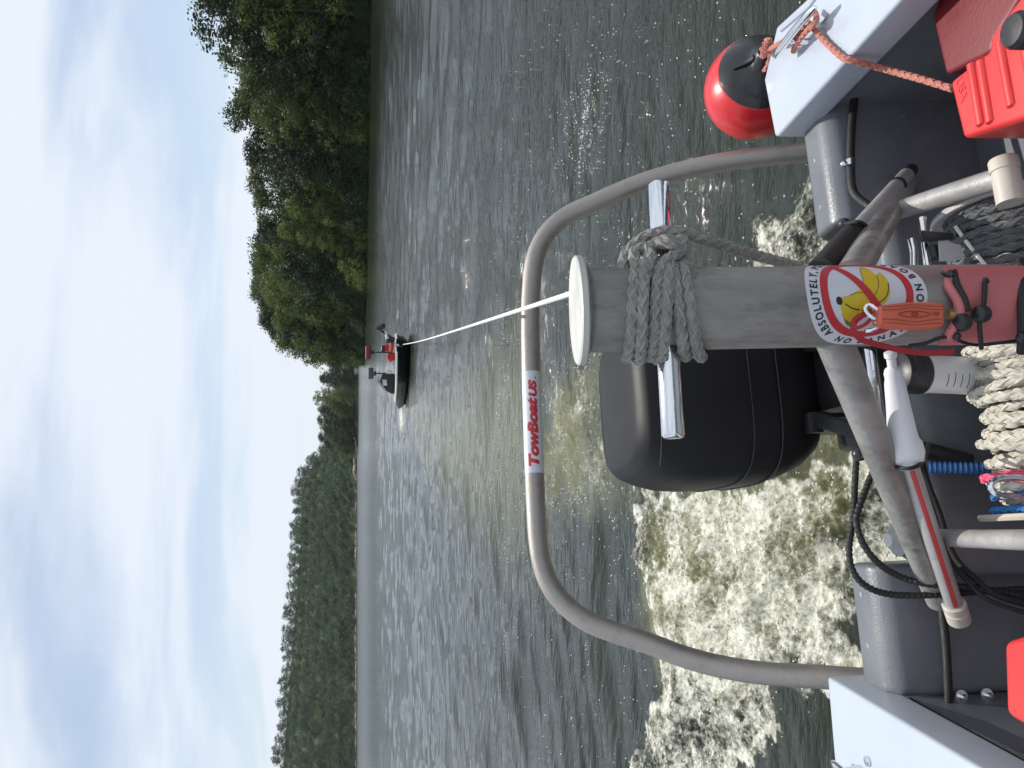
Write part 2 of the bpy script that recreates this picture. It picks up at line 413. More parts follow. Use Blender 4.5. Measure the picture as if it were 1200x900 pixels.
def build_water():
    rows = [0.25]
    while rows[-1] < 9000:
        r = rows[-1]
        g = .02 if r < 1.6 else .0038 if r < 9 else \
            .0075 if r < 60 else min(.03, .0075 + (r - 60) * .00025) if r < 400 else .10
        rows.append(r * (1 + g))
    rows = np.array(rows)
    a_d = np.linspace(-39, 34, 800)
    a_l = -39 - np.cumsum(np.geomspace(.3, 20, 16)); a_l = a_l[a_l > -175][::-1]
    a_r = 34 + np.cumsum(np.geomspace(.3, 20, 16)); a_r = a_r[a_r < 175]
    ang = np.radians(np.r_[a_l, a_d, a_r])
    Rr, Aa = np.meshgrid(rows, ang, indexing='ij')
    X = Rr * np.sin(Aa); Y = Rr * np.cos(Aa)
    sp = np.maximum(Rr * .0012, Rr * np.where(Rr < 1.6, .02, np.where(Rr < 9, .0038, np.where(Rr < 60, .0075, np.minimum(.03, .0075 + (Rr - 60) * .00025)))))
    sp = np.where(Rr > 200, 50., sp)
    Z = water_h(X, Y, sp)
    foam, aer, ro = foam_fields(X, Y)
    near = Rr < 60
    turb = .10 * fbm(X * 1.7, Y * 1.7, 2) + .075 * np.abs(fbm(X * 3.6 + 3, Y * 3.6, 6, gain=.62)) + .012 * fbm(X * 19, Y * 19, 3, gain=.6)
    Z = Z * (1 - .5 * ro) + ro * turb * near
    n, m = X.shape
    idx = np.arange(n * m).reshape(n, m)
    q = np.stack([idx[:-1, :-1], idx[:-1, 1:], idx[1:, 1:], idx[1:, :-1]], -1).reshape(-1, 4)
    # the seam behind the camera closes the sheet
    q2 = np.stack([idx[:-1, -1], idx[:-1, 0], idx[1:, 0], idx[1:, -1]], -1).reshape(-1, 4)
    q = np.vstack([q, q2])[:, ::-1]
    V = np.stack([X, Y, Z], -1).reshape(-1, 3)
    V = np.vstack([V, [[0, 0, 0]]]); c = len(V) - 1
    fan = np.array([(idx[0, j], c, idx[0, (j + 1) % m]) for j in range(m)])
    me = bpy.data.meshes.new('water')
    me.vertices.add(len(V)); me.vertices.foreach_set('co', V.astype(np.float32).ravel())
    nl = len(q) * 4 + len(fan) * 3
    me.loops.add(nl); me.loops.foreach_set('vertex_index', np.r_[q.ravel(), fan[:, ::-1].ravel()].astype(np.int32))
    me.polygons.add(len(q) + len(fan))
    me.polygons.foreach_set('loop_start', np.r_[np.arange(len(q)) * 4, len(q) * 4 + np.arange(len(fan)) * 3].astype(np.int32))
    me.update(calc_edges=True)
    me.polygons.foreach_set('use_smooth', np.ones(len(q) + len(fan), bool))
    for nm, arr in (('foam', foam), ('aer', aer), ('ro', ro)):
        at = me.attributes.new(nm, 'FLOAT', 'POINT'); at.data.foreach_set('value', np.r_[arr.ravel(), 0].astype(np.float32))
    o = bpy.data.objects.new('water', me); COL.objects.link(o); tag(o, kind='structure')
    # material
    m_ = bpy.data.materials.new('lake_water'); m_.use_nodes = True
    n_, l = m_.node_tree.nodes, m_.node_tree.links; b = n_['Principled BSDF']
    def attr(nm): a = n_.new('ShaderNodeAttribute'); a.attribute_name = nm; return a.outputs['Fac']
    def math_(op, a, b_=None, c_=None):
        k = n_.new('ShaderNodeMath'); k.operation = op
        for i, v in enumerate((a, b_, c_)):
            if v is None: continue
            if isinstance(v, (int, float)): k.inputs[i].default_value = v
            else: l.new(v, k.inputs[i])
        return k.outputs[0]
    def noise(scale, det=4, st=(1, 1, 1), rough=.55, dist=0):
        g = n_.new('ShaderNodeNewGeometry'); mp = n_.new('ShaderNodeMapping'); mp.inputs['Scale'].default_value = st
        l.new(g.outputs['Position'], mp.inputs[0])
        k = n_.new('ShaderNodeTexNoise'); k.inputs['Scale'].default_value = scale; k.inputs['Detail'].default_value = det; k.inputs['Roughness'].default_value = rough; k.inputs['Distortion'].default_value = dist
        l.new(mp.outputs[0], k.inputs['Vector']); return k.outputs['Fac']
    fo = attr('foam'); ae = attr('aer')
    fine = noise(30, 8, rough=.78); mid = noise(6.5, 6, rough=.65, dist=.6)
    g_ = n_.new('ShaderNodeNewGeometry'); vo = n_.new('ShaderNodeTexVoronoi'); vo.inputs['Scale'].default_value = 34; vo.feature = 'F1'
    l.new(g_.outputs['Position'], vo.inputs['Vector'])
    lace = math_('SUBTRACT', .55, vo.outputs['Distance'])
    pat = math_('ADD', math_('MULTIPLY', fine, .55), math_('MULTIPLY', mid, .45))
    pat = math_('ADD', pat, math_('MULTIPLY', lace, .10))
    # foam where attribute beats the pattern
    th = math_('SUBTRACT', .855, math_('MULTIPLY', fo, .50))
    mr = n_.new('ShaderNodeMapRange'); mr.interpolation_type = 'SMOOTHSTEP'
    l.new(math_('SUBTRACT', pat, th), mr.inputs['Value']); mr.inputs['From Min'].default_value = -.11; mr.inputs['From Max'].default_value = .20; mr.inputs['To Max'].default_value = .95
    ff = mr.outputs[0]
    mixc = n_.new('ShaderNodeMix'); mixc.data_type = 'RGBA'
    mixc.inputs['A'].default_value = (.017, .022, .014, 1); mixc.inputs['B'].default_value = (.30, .29, .12, 1)
    l.new(math_('MULTIPLY', ae, math_('ADD', .2, mid)), mixc.inputs['Factor'])
    l.new(mixc.outputs['Result'], b.inputs['Base Color'])
    b.inputs['IOR'].default_value = 1.33
    cdn = n_.new('ShaderNodeCameraData')
    gp = n_.new('ShaderNodeNewGeometry'); ln = n_.new('ShaderNodeVectorMath'); ln.operation = 'LENGTH'; l.new(gp.outputs['Position'], ln.inputs[0])
    rr = n_.new('ShaderNodeMapRange'); l.new(ln.outputs['Value'], rr.inputs['Value'])
    rr.inputs['From Min'].default_value = 8; rr.inputs['From Max'].default_value = 120; rr.inputs['To Min'].default_value = .04; rr.inputs['To Max'].default_value = .11
    r5 = n_.new('ShaderNodeMapRange'); r5.interpolation_type = 'SMOOTHSTEP'; l.new(ln.outputs['Value'], r5.inputs['Value']); r5.inputs['From Min'].default_value = 50; r5.inputs['From Max'].default_value = 260; r5.inputs['To Max'].default_value = .20
    l.new(math_('ADD', rr.outputs[0], r5.outputs[0]), b.inputs['Roughness'])
    # ripples: fine near, broad far; crests lie across the view
    b1 = noise(10, 4, (.32, 1, 1), .6); b2 = noise(3.2, 5, (.32, 1, 1), .6); b3 = noise(34, 3, (.8, 1, 1), .6)
    fade3 = n_.new('ShaderNodeMapRange'); l.new(ln.outputs['Value'], fade3.inputs['Value']); fade3.inputs['From Min'].default_value = 3; fade3.inputs['From Max'].default_value = 12; fade3.inputs['To Min'].default_value = 1; fade3.inputs['To Max'].default_value = 0
    far2 = n_.new('ShaderNodeMapRange'); l.new(ln.outputs['Value'], far2.inputs['Value']); far2.inputs['From Min'].default_value = 12; far2.inputs['From Max'].default_value = 60; far2.inputs['To Min'].default_value = 0; far2.inputs['To Max'].default_value = 1
    nearb = n_.new('ShaderNodeMapRange'); l.new(ln.outputs['Value'], nearb.inputs['Value']); nearb.inputs['From Min'].default_value = 8; nearb.inputs['From Max'].default_value = 60; nearb.inputs['To Min'].default_value = 1; nearb.inputs['To Max'].default_value = .5
    hgt = math_('ADD', math_('MULTIPLY', math_('MULTIPLY', b1, nearb.outputs[0]), .027), math_('MULTIPLY', math_('MULTIPLY', b2, far2.outputs[0]), .050))
    hgt = math_('ADD', hgt, math_('MULTIPLY', math_('MULTIPLY', b3, fade3.outputs[0]), .0035))
    hgt = math_('ADD', hgt, math_('MULTIPLY', math_('MULTIPLY', fine, attr('ro')), .03))
    bp = n_.new('ShaderNodeBump'); bp.inputs['Strength'].default_value = 1.0; bp.inputs['Distance'].default_value = 1.0
    l.new(hgt, bp.inputs['Height']); l.new(bp.outputs[0], b.inputs['Normal'])
    fd = n_.new('ShaderNodeBsdfPrincipled'); fd.inputs['Roughness'].default_value = .6
    mc2 = n_.new('ShaderNodeMix'); mc2.data_type = 'RGBA'; fmr = n_.new('ShaderNodeMapRange'); fmr.inputs['From Min'].default_value = .38; fmr.inputs['From Max'].default_value = .62; l.new(math_('ADD', math_('MULTIPLY', fine, .6), math_('MULTIPLY', mid, .4)), fmr.inputs['Value']); l.new(fmr.outputs[0], mc2.inputs['Factor'])
    mc2.inputs['A'].default_value = (.16, .16, .075, 1); mc2.inputs['B'].default_value = (.86, .85, .76, 1)
    l.new(mc2.outputs['Result'], fd.inputs['Base Color'])
    bp2 = n_.new('ShaderNodeBump'); bp2.inputs['Strength'].default_value = .55; bp2.inputs['Distance'].default_value = .02
    l.new(fine, bp2.inputs['Height']); l.new(bp2.outputs[0], fd.inputs['Normal'])
    ms = n_.new('ShaderNodeMixShader'); l.new(ff, ms.inputs[0]); l.new(b.outputs[0], ms.inputs[1]); l.new(fd.outputs[0], ms.inputs[2])
    l.new(ms.outputs[0], n_['Material Output'].inputs['Surface'])
    me.materials.append(m_)
    # sparkling bubbles and spray lying on the broken water
    M = 170000
    x = rng.uniform(-4.5, 4.0, M); y = rng.uniform(2.3, 11, M)
    fo_, _, ro_ = foam_fields(x, y)
    clump = sstep(.02, .38, fbm(x * 3.2, y * 3.2, 3))
    keep = rng.uniform(0, 1, M) < np.clip((fo_ * .30) * (.25 + clump) * np.clip(3.5 / y, .3, 1) + .013 * clump + .25 * np.exp(-((x - 2.25) ** 2 / .12 + (y - 6.4) ** 2 / .3)), 0, 1)
    x, y, ro_ = x[keep], y[keep], ro_[keep]
    turb = .10 * fbm(x * 1.7, y * 1.7, 2) + .075 * np.abs(fbm(x * 3.6 + 3, y * 3.6, 6, gain=.62)) + .012 * fbm(x * 19, y * 19, 3, gain=.6)
    z = water_h(x, y, np.full(x.shape, .02)) * (1 - .5 * ro_) + ro_ * turb + .002
    z += np.where(rng.uniform(0, 1, len(x)) < .35, rng.exponential(.02, len(x)) * ro_, 0)
    s = rng.uniform(.0016, .0062, len(x)) * (1 + y / 12)
    base = np.array([[1, 0, 0], [0, 1, 0], [-1, 0, 0], [0, -1, 0], [0, 0, .8], [0, 0, -.6]], float)
    V = (np.stack([x, y, z], 1)[:, None, :] + base[None] * s[:, None, None]).reshape(-1, 3)
    fb = np.array([(0, 1, 4), (1, 2, 4), (2, 3, 4), (3, 0, 4), (1, 0, 5), (2, 1, 5), (3, 2, 5), (0, 3, 5)])
    Fc = (fb[None] + (np.arange(len(x)) * 6)[:, None, None]).reshape(-1, 3)
    me = bpy.data.meshes.new('bubbles'); me.vertices.add(len(V)); me.vertices.foreach_set('co', V.astype(np.float32).ravel())
    me.loops.add(len(Fc) * 3); me.loops.foreach_set('vertex_index', Fc.astype(np.int32).ravel())
    me.polygons.add(len(Fc)); me.polygons.foreach_set('loop_start', (np.arange(len(Fc)) * 3).astype(np.int32)); me.update(calc_edges=True)
    me.polygons.foreach_set('use_smooth', np.ones(len(Fc), bool))
    me.materials.append(mat('bubble_white', (.85, .85, .82), .2, 0, .02, 5))
    o = bpy.data.objects.new('foam_bubbles', me); COL.objects.link(o)
    tag(o, 'white bubbles and flecks of spray scattered on the churned water behind the boat', 'foam', kind='stuff')
    print('bubbles', len(x))
build_water()

# ------------------------------------------------------------------ land
soil = mat('shore_soil', (.10, .085, .055), .9, 0, .3, .4, .5, 4)
def land(name, shore, offs, hts, wob=0.0):
    """sheet rising from a shoreline: shore = [(x, y)], offs = distances inland (+Y), hts = fn(i, k)"""
    S = np.array(shore, float); n = len(S); v = []; f = []
    for k, (ox, oy) in enumerate(offs):
        for i in range(n):
            h = hts(i / (n - 1), k)
            v.append((S[i, 0] + ox, S[i, 1] + oy, h + (wob * random.uniform(-1, 1) if k > 1 else 0)))
    for k in range(len(offs) - 1):
        for i in range(n - 1):
            a = k * n + i; f.append((a, a + 1, a + n + 1, a + n))
    o = obj(name, v, f, soil, ang=80); tag(o, kind='structure'); return o

# distances along which the banks run (metres)
NEAR = [(74, 86), (60, 90), (46, 96), (34, 105), (26, 114), (19.5, 122), (13, 136), (7.5, 152), (6.5, 162), (9, 185)]
def interp(P, t):
    P = np.array(P, float); s = np.r_[0, np.cumsum(np.hypot(*np.diff(P, axis=0).T))]; s /= s[-1]
    return np.array([np.interp(t, s, P[:, 0]), np.interp(t, s, P[:, 1])])
ns = [interp(NEAR, t) for t in np.linspace(0, 1, 40)]
def near_h(x, y, t):  return 0
nv = []; nf = []
prof = [(-1.5, -.4), (0.2, .15), (3, 1.2), (10, 2.0), (30, 2.5), (70, 3.0)]
nd = []
for i, p in enumerate(ns):
    t = i / (len(ns) - 1)
    dx, dy = (.75, .66)
    nd.append((dx, dy))
for k, (d, h) in enumerate(prof):
    for i, p in enumerate(ns):
        nv.append((p[0] + nd[i][0] * d, p[1] + nd[i][1] * d, h + (random.uniform(-.15, .15) if k > 1 else 0)))
for k in range(len(prof) - 1):
    for i in range(len(ns) - 1):
        a = k * len(ns) + i; nf.append((a, a + 1, a + len(ns) + 1, a + len(ns)))
tag(obj('wooded_bank', nv, nf, soil, ang=80), kind='structure')

MIDS = [(40, 395), (14, 372), (-2, 372), (-14, 385), (-24, 400), (-33, 425), (-38, 470)]
ms_ = [interp(MIDS, t) for t in np.linspace(0, 1, 24)]
soil0 = soil; soil = mat('forest_undergrowth', (.030, .048, .018), .9, 0, .35, .15, .6, .5)
land('wooded_point', ms_, [(0, -4), (0, 0), (2, 4), (6, 25), (10, 70)], lambda t, k: [-.5, .2, 1.5, 4, 8][k] * (1.2 - .7 * t), .3)

FARS = [(-20, 560), (-48, 560), (-62, 575), (-100, 590), (-170, 600), (-250, 600), (-330, 590), (-480, 570)]
FH = [(-20, 4), (-48, 14), (-62, 30), (-80, 42), (-100, 48), (-150, 50), (-200, 54), (-310, 62), (-480, 74)]
def ridge(x): xs = [p[0] for p in FH][::-1]; return float(np.interp(x, xs, [p[1] for p in FH][::-1]))
fs_ = [interp(FARS, t) for t in np.linspace(0, 1, 60)]
FO = [-6, 0, 3, 25, 60, 95, 130, 180]
FP = [-.01, .004, .03, .22, .52, .8, 1.0, 1.02]
v = []; f = []
for k in range(len(FO)):
    for p in fs_:
        v.append((p[0], p[1] + FO[k], -1 if k == 0 else ridge(p[0]) * FP[k]))
for k in range(len(FO) - 1):
    for i in range(len(fs_) - 1):
        a = k * len(fs_) + i; f.append((a, a + 1, a + len(fs_) + 1, a + len(fs_)))
under = mat('forest_undergrowth', (.030, .048, .018), .9, 0, .35, .15, .6, .5)
tag(obj('wooded_hill', v, f, under, ang=80), kind='structure')
def far_ground(x, d): return ridge(x) * float(np.interp(d, FO, FP))

# ------------------------------------------------------------------ trees
bark = mat('tree_bark', (.10, .085, .065), .9, 0, .25, 6, .4, 30)
barkpale = mat('pale_bark', (.34, .32, .28), .85, 0, .25, 6, .3, 30)
leaf_a = mat('leaf_mid_green', (.075, .112, .032), .6, 0, .15, .5, rand=.28, island=.30, trans=.38, spec=.25)
leaf_b = mat('leaf_light_green', (.115, .15, .035), .6, 0, .15, .5, rand=.15, island=.30, trans=.42, spec=.25)
leaf_c = mat('leaf_dark_green', (.030, .052, .022), .6, 0, .15, .5, rand=.2, island=.35, trans=.2, spec=.25)
leaf_f = mat('leaf_far_green', (.062, .112, .040), .7, 0, .2, .3, rand=.30, island=.30, trans=.2, spec=.2)

def crown_mesh(name, seed, nlobes, nleaf, leaf, lo=.12, wid=.26, m=leaf_a, conic=0.0, droop=0):
    """unit-height crown: leaf-sized faces in clumps over an uneven set of lobes"""
    r = np.random.default_rng(seed)
    L_ = []
    for i in range(nlobes):
        t = (i + r.uniform(0, 1)) / nlobes
        z = lo + (.96 - lo) * t
        prof = math.sin(math.pi * min(1, .18 + .82 * t) ** .9) ** .6 if not conic else (1 - t) ** .8
        rad = wid * prof * r.uniform(.35, 1.0) ** .7
        a = i * 2.399 + r.uniform(-.6, .6)
        rr = wid * r.uniform(.30, .52) * (.55 + .6 * prof)
        L_.append((rad * math.cos(a), rad * math.sin(a), z - rr * .4, rr))
    L_.append((0, 0, .5, wid * .6)); L_.append((0, 0, .96 - wid * .34, wid * .36))
    L_ = np.array(L_)
    w = L_[:, 3] ** 2; w /= w.sum()
    # clumps on lobes, leaves in clumps
    nc = nleaf // 14
    k = r.choice(len(L_), nc, p=w)
    d = r.normal(size=(nc, 3)); d[:, 2] = d[:, 2] * .9 + .15; d /= np.linalg.norm(d, axis=1)[:, None]
    rad = L_[k, 3] * r.uniform(.72, 1.12, nc)
    cc = L_[k, :3] + d * rad[:, None] * np.array([1, 1, .82])
    ci = np.repeat(np.arange(nc), 14)
    P = cc[ci] + r.normal(size=(len(ci), 3)) * leaf * 1.5
    nrm = d[ci] * .9 + r.normal(size=(len(ci), 3)) * .55 + np.array([0, 0, .25]); nrm /= np.linalg.norm(nrm, axis=1)[:, None]
    t1 = np.cross(nrm, r.normal(size=(len(ci), 3))); t1 /= np.linalg.norm(t1, axis=1)[:, None]; t2 = np.cross(nrm, t1)
    s = leaf * r.uniform(.5, 1.15, len(ci))[:, None]
    el = r.uniform(.5, 1.0, len(ci))[:, None]
    V = np.stack([P + t1 * s, P + t2 * s * el, P - t1 * s, P - t2 * s * el], 1).reshape(-1, 3)
    V[:, 2] = np.clip(V[:, 2], .01, None)
    me = bpy.data.meshes.new(name); n = len(ci)
    me.vertices.add(n * 4); me.vertices.foreach_set('co', V.astype(np.float32).ravel())
    me.loops.add(n * 4); me.loops.foreach_set('vertex_index', np.arange(n * 4).astype(np.int32))
    me.polygons.add(n); me.polygons.foreach_set('loop_start', (np.arange(n) * 4).astype(np.int32)); me.update(calc_edges=True)
    me.materials.append(m); return me, L_
def trunk_mesh(name, lobes, seed, r0=.016, m=bark):
    r = np.random.default_rng(seed); g = G()
    top = .8
    P = smooth_path([(0, 0, -.04), (.005, .003, .2), (r.uniform(-.02, .02), r.uniform(-.02, .02), .5), (0, 0, top)], 4)
    v, f = tube_g(P, np.linspace(r0, r0 * .25, len(P)), 7); g.add(v, f)
    for L in lobes[:min(9, len(lobes))]:
        z0 = max(.12, L[2] - .14); Q = smooth_path([(0, 0, z0), (L[0] * .4, L[1] * .4, z0 + .05), (L[0], L[1], L[2])], 3)
        v, f = tube_g(Q, np.linspace(r0 * .45, r0 * .12, len(Q)), 5); g.add(v, f)
    me = bpy.data.meshes.new(name); me.from_pydata([tuple(p) for p in np.vstack(g.v)], [], g.f); me.materials.append(m)
    smooth_angle(me, 60); return me
KIND = {}
def kind(k, *a, bm_=bark, **kw):
    me, L_ = crown_mesh('crown_' + k, *a, **kw); KIND[k] = (me, trunk_mesh('trunk_' + k, L_, a[0], m=bm_))
kind('oak1', 3, 20, 15000, .0100, lo=.10, wid=.23, m=leaf_a)
kind('oak2', 8, 26, 15000, .0100, lo=.06, wid=.27, m=leaf_a)
kind('light1', 15, 18, 13000, .0095, lo=.12, wid=.24, m=leaf_b)
kind('light2', 23, 24, 13000, .0100, lo=.04, wid=.27, m=leaf_b)
kind('dark1', 31, 24, 15000, .0105, lo=.05, wid=.24, m=leaf_c)
kind('airy', 37, 12, 5200, .0090, lo=.38, wid=.20, m=leaf_c)
kind('cedar', 41, 26, 8000, .0100, lo=.06, wid=.16, m=leaf_c, conic=1)
kind('bush', 53, 14, 7000, .030, lo=.0, wid=.60, m=leaf_c)
kind('bushl', 57, 14, 7000, .030, lo=.0, wid=.62, m=leaf_b)
kind('far1', 61, 14, 2400, .026, lo=.08, wid=.34, m=leaf_f)
kind('far2', 67, 18, 2400, .026, lo=.05, wid=.38, m=leaf_f)
kind('far3', 71, 12, 2000, .024, lo=.1, wid=.28, m=leaf_f, conic=1)
def plant(name, k, x, y, z, h, label, cat, group, wx=1.0, trunk=True, lean=0):
    t = thing(name, (x, y, z), label, cat, group)
    a = random.uniform(0, 6.28)
    t.rotation_euler = (random.uniform(-.05, .05), lean + random.uniform(-.05, .05), a)
    t.scale = (h * wx, h * wx, h)
    for nm, me in (('crown', KIND[k][0]), ('trunk', KIND[k][1])):
        if nm == 'trunk' and not trunk: continue
        c = bpy.data.objects.new(nm, me); COL.objects.link(c); c.parent = t
    return t
# near bank: (position along the shore 0..1, metres inland, kind, height)
def bankpt(t, d): p = interp(NEAR, t); return p[0] + .75 * d, p[1] + .66 * d
names = {'oak1': 'tall full green tree', 'oak2': 'broad spreading green tree', 'light1': 'light green tree', 'light2': 'broad yellow-green tree', 'dark1': 'dense dark green tree', 'airy': 'thin see-through tree', 'cedar': 'narrow dark evergreen'}
# target top line along the bank (shore t -> tree height)
def topline(t): return float(np.interp(t, [0, .28, .31, .36, .42, .55, .70, .80, .86, .92, 1], [22.5, 22, 20.5, 18.5, 17, 18.5, 21, 22, 22.5, 21.5, 18]))
cnt = 0
order = ['light1', 'oak1', 'dark1', 'light2', 'oak2', 'cedar', 'light1', 'dark1', 'oak1', 'light2', 'dark1', 'oak2', 'light1']
spots = []
t = .02
i = 0
while t < .97:
    spots.append((t, random.uniform(1.5, 4.0), order[i % len(order)], topline(t) * random.uniform(.62, .84), 'front')); t += random.uniform(.030, .040); i += 1
t = .0
while t < .95:
    spots.append((t, random.uniform(6, 10), random.choice(['oak1', 'oak2', 'dark1', 'light1', 'light2', 'dark1']), topline(t) * random.uniform(.80, .97), 'middle')); t += random.uniform(.032, .042)
t = .01
while t < .93:
    spots.append((t, random.uniform(12, 18), random.choice(['oak1', 'dark1', 'oak2', 'cedar', 'airy', 'oak1']), topline(t) * random.uniform(.93, 1.03), 'back')); t += random.uniform(.034, .046)
where = lambda t: 'near the photo\'s top edge' if t < .34 else 'below the loose topmost tree' if t < .45 else 'in the bank\'s upper half' if t < .55 else 'at the bank\'s middle' if t < .66 else 'past the bank\'s middle' if t < .78 else 'beside the bank\'s tip' if t < .88 else 'at the tip above the towed boat'
rowt = {'front': 'at the waterline', 'middle': 'second row back', 'back': 'on the skyline'}
for t, d, k, h, row in spots:
    x, y = bankpt(t, d)
    plant('bank_tree', k, x, y, .6 + .06 * d, h, f"{names[k]} {rowt[row]} {where(t)}", 'tree', 'trees on the near bank', wx=random.uniform(.9, 1.25) if k != 'airy' else 1.0)
# the thin tree that stands proud of the skyline, and a tall one at the frame edge
x, y = bankpt(.375, 11); plant('bank_tree', 'airy', x, y, 1, 20.3, 'thin spindly tree rising alone above the skyline of the near bank', 'tree', 'trees on the near bank', wx=.95)
x, y = bankpt(.27, 6); plant('bank_tree', 'airy', x, y, 1, 22, 'tallest loose-crowned tree with ragged top at the photo\'s top edge', 'tree', 'trees on the near bank', wx=1.6)
for t in np.arange(.01, .99, .0135):
    x, y = bankpt(t, random.uniform(-1.2, .6)); k = 'bush' if random.random() < .8 else 'bushl'
    plant('shore_bush', k, x, y, -.1, random.uniform(2.0, 4.6), ('dark' if k == 'bush' else 'light green') + f" shrub overhanging the water {where(t)}", 'shrub', 'shrubs along the near bank', trunk=False)
# middle point of land
for i, t in enumerate(np.linspace(.03, .96, 15)):
    p = interp(MIDS, t)
    for row, (d, hh) in enumerate(((3, 11), (14, 15), (28, 17))):
        taper = float(np.interp(t, [0, .5, .78, 1], [1, 1.1, 1.0, .6]))
        x, y = p[0] + random.uniform(-2, 2), p[1] + d + random.uniform(-2, 2)
        plant('point_tree', random.choice(['oak2', 'light2', 'dark1']) if t < .45 else random.choice(['oak2', 'dark1', 'dark1']), x, y, 1.2 + d * .08, hh * taper * random.uniform(.88, 1.1), f"round green tree {['by the water', 'behind the front row', 'on the crest'][row]} on the small wooded point", 'tree', 'trees on the small wooded point', wx=1.3)
# far hillside: the largest trees one by one
nfar = 0
for row, d in enumerate((3, 14, 27, 41, 56, 72, 90, 110, 130)):
    x = -50 + random.uniform(-4, 4)
    while x > -338:
        p_y = float(np.interp(-x, [20, 48, 62, 100, 170, 250, 330, 480], [560, 560, 575, 590, 600, 600, 590, 570]))
        h = random.uniform(9, 13) if row else random.uniform(6, 10)
        if nfar < 298:
            k = random.choice(['far1', 'far2', 'far2', 'far1', 'far2', 'far1', 'far3'] if row > 5 else ['far1', 'far2'])
            band = 'by the water' if row == 0 else 'on the lower slope' if row < 3 else 'halfway up the slope' if row < 6 else 'near the ridge'
            plant('hillside_tree', k, x, p_y + d + random.uniform(-4, 4), far_ground(x, d) - .8, h, f"small {'pointed' if k == 'far3' else 'round'} tree {band} on the far hillside, {['by the gap', 'just below the gap', 'in its upper half', 'at its middle', 'in its lower half', 'by the photo edge'][min(5, int((-x - 46) / 46))]}", 'tree', 'trees on the far hillside', trunk=False, wx=random.uniform(1.25, 1.6))
            nfar += 1
        x -= random.uniform(8.0, 11.0)
print('far trees', nfar)
# shore rocks
rockm = mat('pale_shore_rock', (.22, .18, .145), .9, 0, .25, 1.2, .5, 3, rand=.2)
def rock_mesh(seed):
    r = np.random.default_rng(seed); bm = bmesh.new(); bmesh.ops.create_icosphere(bm, subdivisions=2, radius=1)
    for v_ in bm.verts: v_.co *= 1 + r.uniform(-.22, .22); v_.co.z *= .55
    me = bpy.data.meshes.new('rock'); bm.to_mesh(me); bm.free(); me.materials.append(rockm); return me
RK = [rock_mesh(s) for s in (1, 2, 3)]
def rock(x, y, z, s, lab, gr):
    o = bpy.data.objects.new('rock', random.choice(RK)); COL.objects.link(o); o.location = (x, y, z); o.scale = (s * random.uniform(.9, 1.9), s, s * random.uniform(.7, 1.3)); o.rotation_euler = (0, 0, random.uniform(-.5, .5))
    tag(o, lab, 'rock', gr)
for i in range(70):
    x = -50 - 290 * (i + random.random()) / 70
    y = float(np.interp(-x, [20, 48, 62, 100, 170, 250, 330, 480], [560, 560, 575, 590, 600, 600, 590, 570]))
    rock(x, y - random.uniform(0, 2.5), .3, random.uniform(.9, 2.6), 'pale boulder at the waterline below the far wooded hillside', 'boulders along the far shore')
for i in range(9):
    rock(-50 - 1.9 * i + random.uniform(-1, 1), 562 + i * .9, .6 + .45 * (i % 4), random.uniform(1.2, 2.4), 'buff rock in the low outcrop where the far hillside comes down to the lake', 'rock outcrop in the gap')

# ------------------------------------------------------------------ towed boat
th = math.radians(23)
TF = np.array([math.sin(th), -math.cos(th), 0]); TS = np.array([math.cos(th), math.sin(th), 0])   # towards the bow, towards the right in the photo
TB = onW(481, 404); TB[2] = 0
def tb(s, l, z): return TB - TF * s + TS * l + np.array([0, 0, z])
tboat = thing('bass_boat', tb(2.2, 0, 0), 'black low fishing boat with pale gunwale being towed on the white line', 'boat')
hullblk = mat('glossy_black_hull', (.010, .012, .016), .15, 0, .2, 3, coat=.5, rvar=.05)
rimw = mat('pale_gunwale', (.62, .62, .60), .4, 0, .05, 5)
carpet = mat('grey_deck_carpet', (.14, .15, .16), .9, 0, .2, 20)
LT = 4.0
sec = []
for s in np.linspace(0, LT, 19):
    q = s / LT
    w = .98 * min(1, (q * 3.4 + .02)) ** .5 * (1 - .10 * max(0, q - .7) / .3)
    zt = .50 - .10 * q - (.16 * max(0, q - .82) / .18)
    zc = .10 - .12 * min(1, q * 2)
    rake = .45 * (1 - min(1, q * 3)) 
    sec.append([tb(s + rake * 1.0, 0, -.18 + .15 * (1 - min(1, q * 4))), tb(s + rake * .6, -w * .78, zc), tb(s + rake * .3, -w * .93, zc + .12), tb(s, -w, zt), tb(s, -w + .09, zt + .015), tb(s + .05, -w + .10, zt - .10),
                tb(s + .05, w - .10, zt - .10), tb(s, w - .09, zt + .015), tb(s, w, zt), tb(s + rake * .3, w * .93, zc + .12), tb(s + rake * .6, w * .78, zc)])
def loft(sec, closed=True, cap=True):
    n = len(sec[0]); v = np.array(sec).reshape(-1, 3); f = []
    for i in range(len(sec) - 1):
        for j in range(n if closed else n - 1):
            k = (j + 1) % n; f.append((i * n + j, i * n + k, (i + 1) * n + k, (i + 1) * n + j))
    if cap: f.append(tuple(range(n))[::-1]); f.append(tuple((len(sec) - 1) * n + j for j in range(n)))
    return v, f
v, f = loft(sec); mi = []
for i in range(18):
    for j in range(11): mi.append(1 if j in (3, 4, 6, 7) else 2 if j == 5 else 0)
mi += [0, 0]
obj('hull', v, f, None, tboat, mats=[hullblk, rimw, carpet], midx=mi, ang=50)
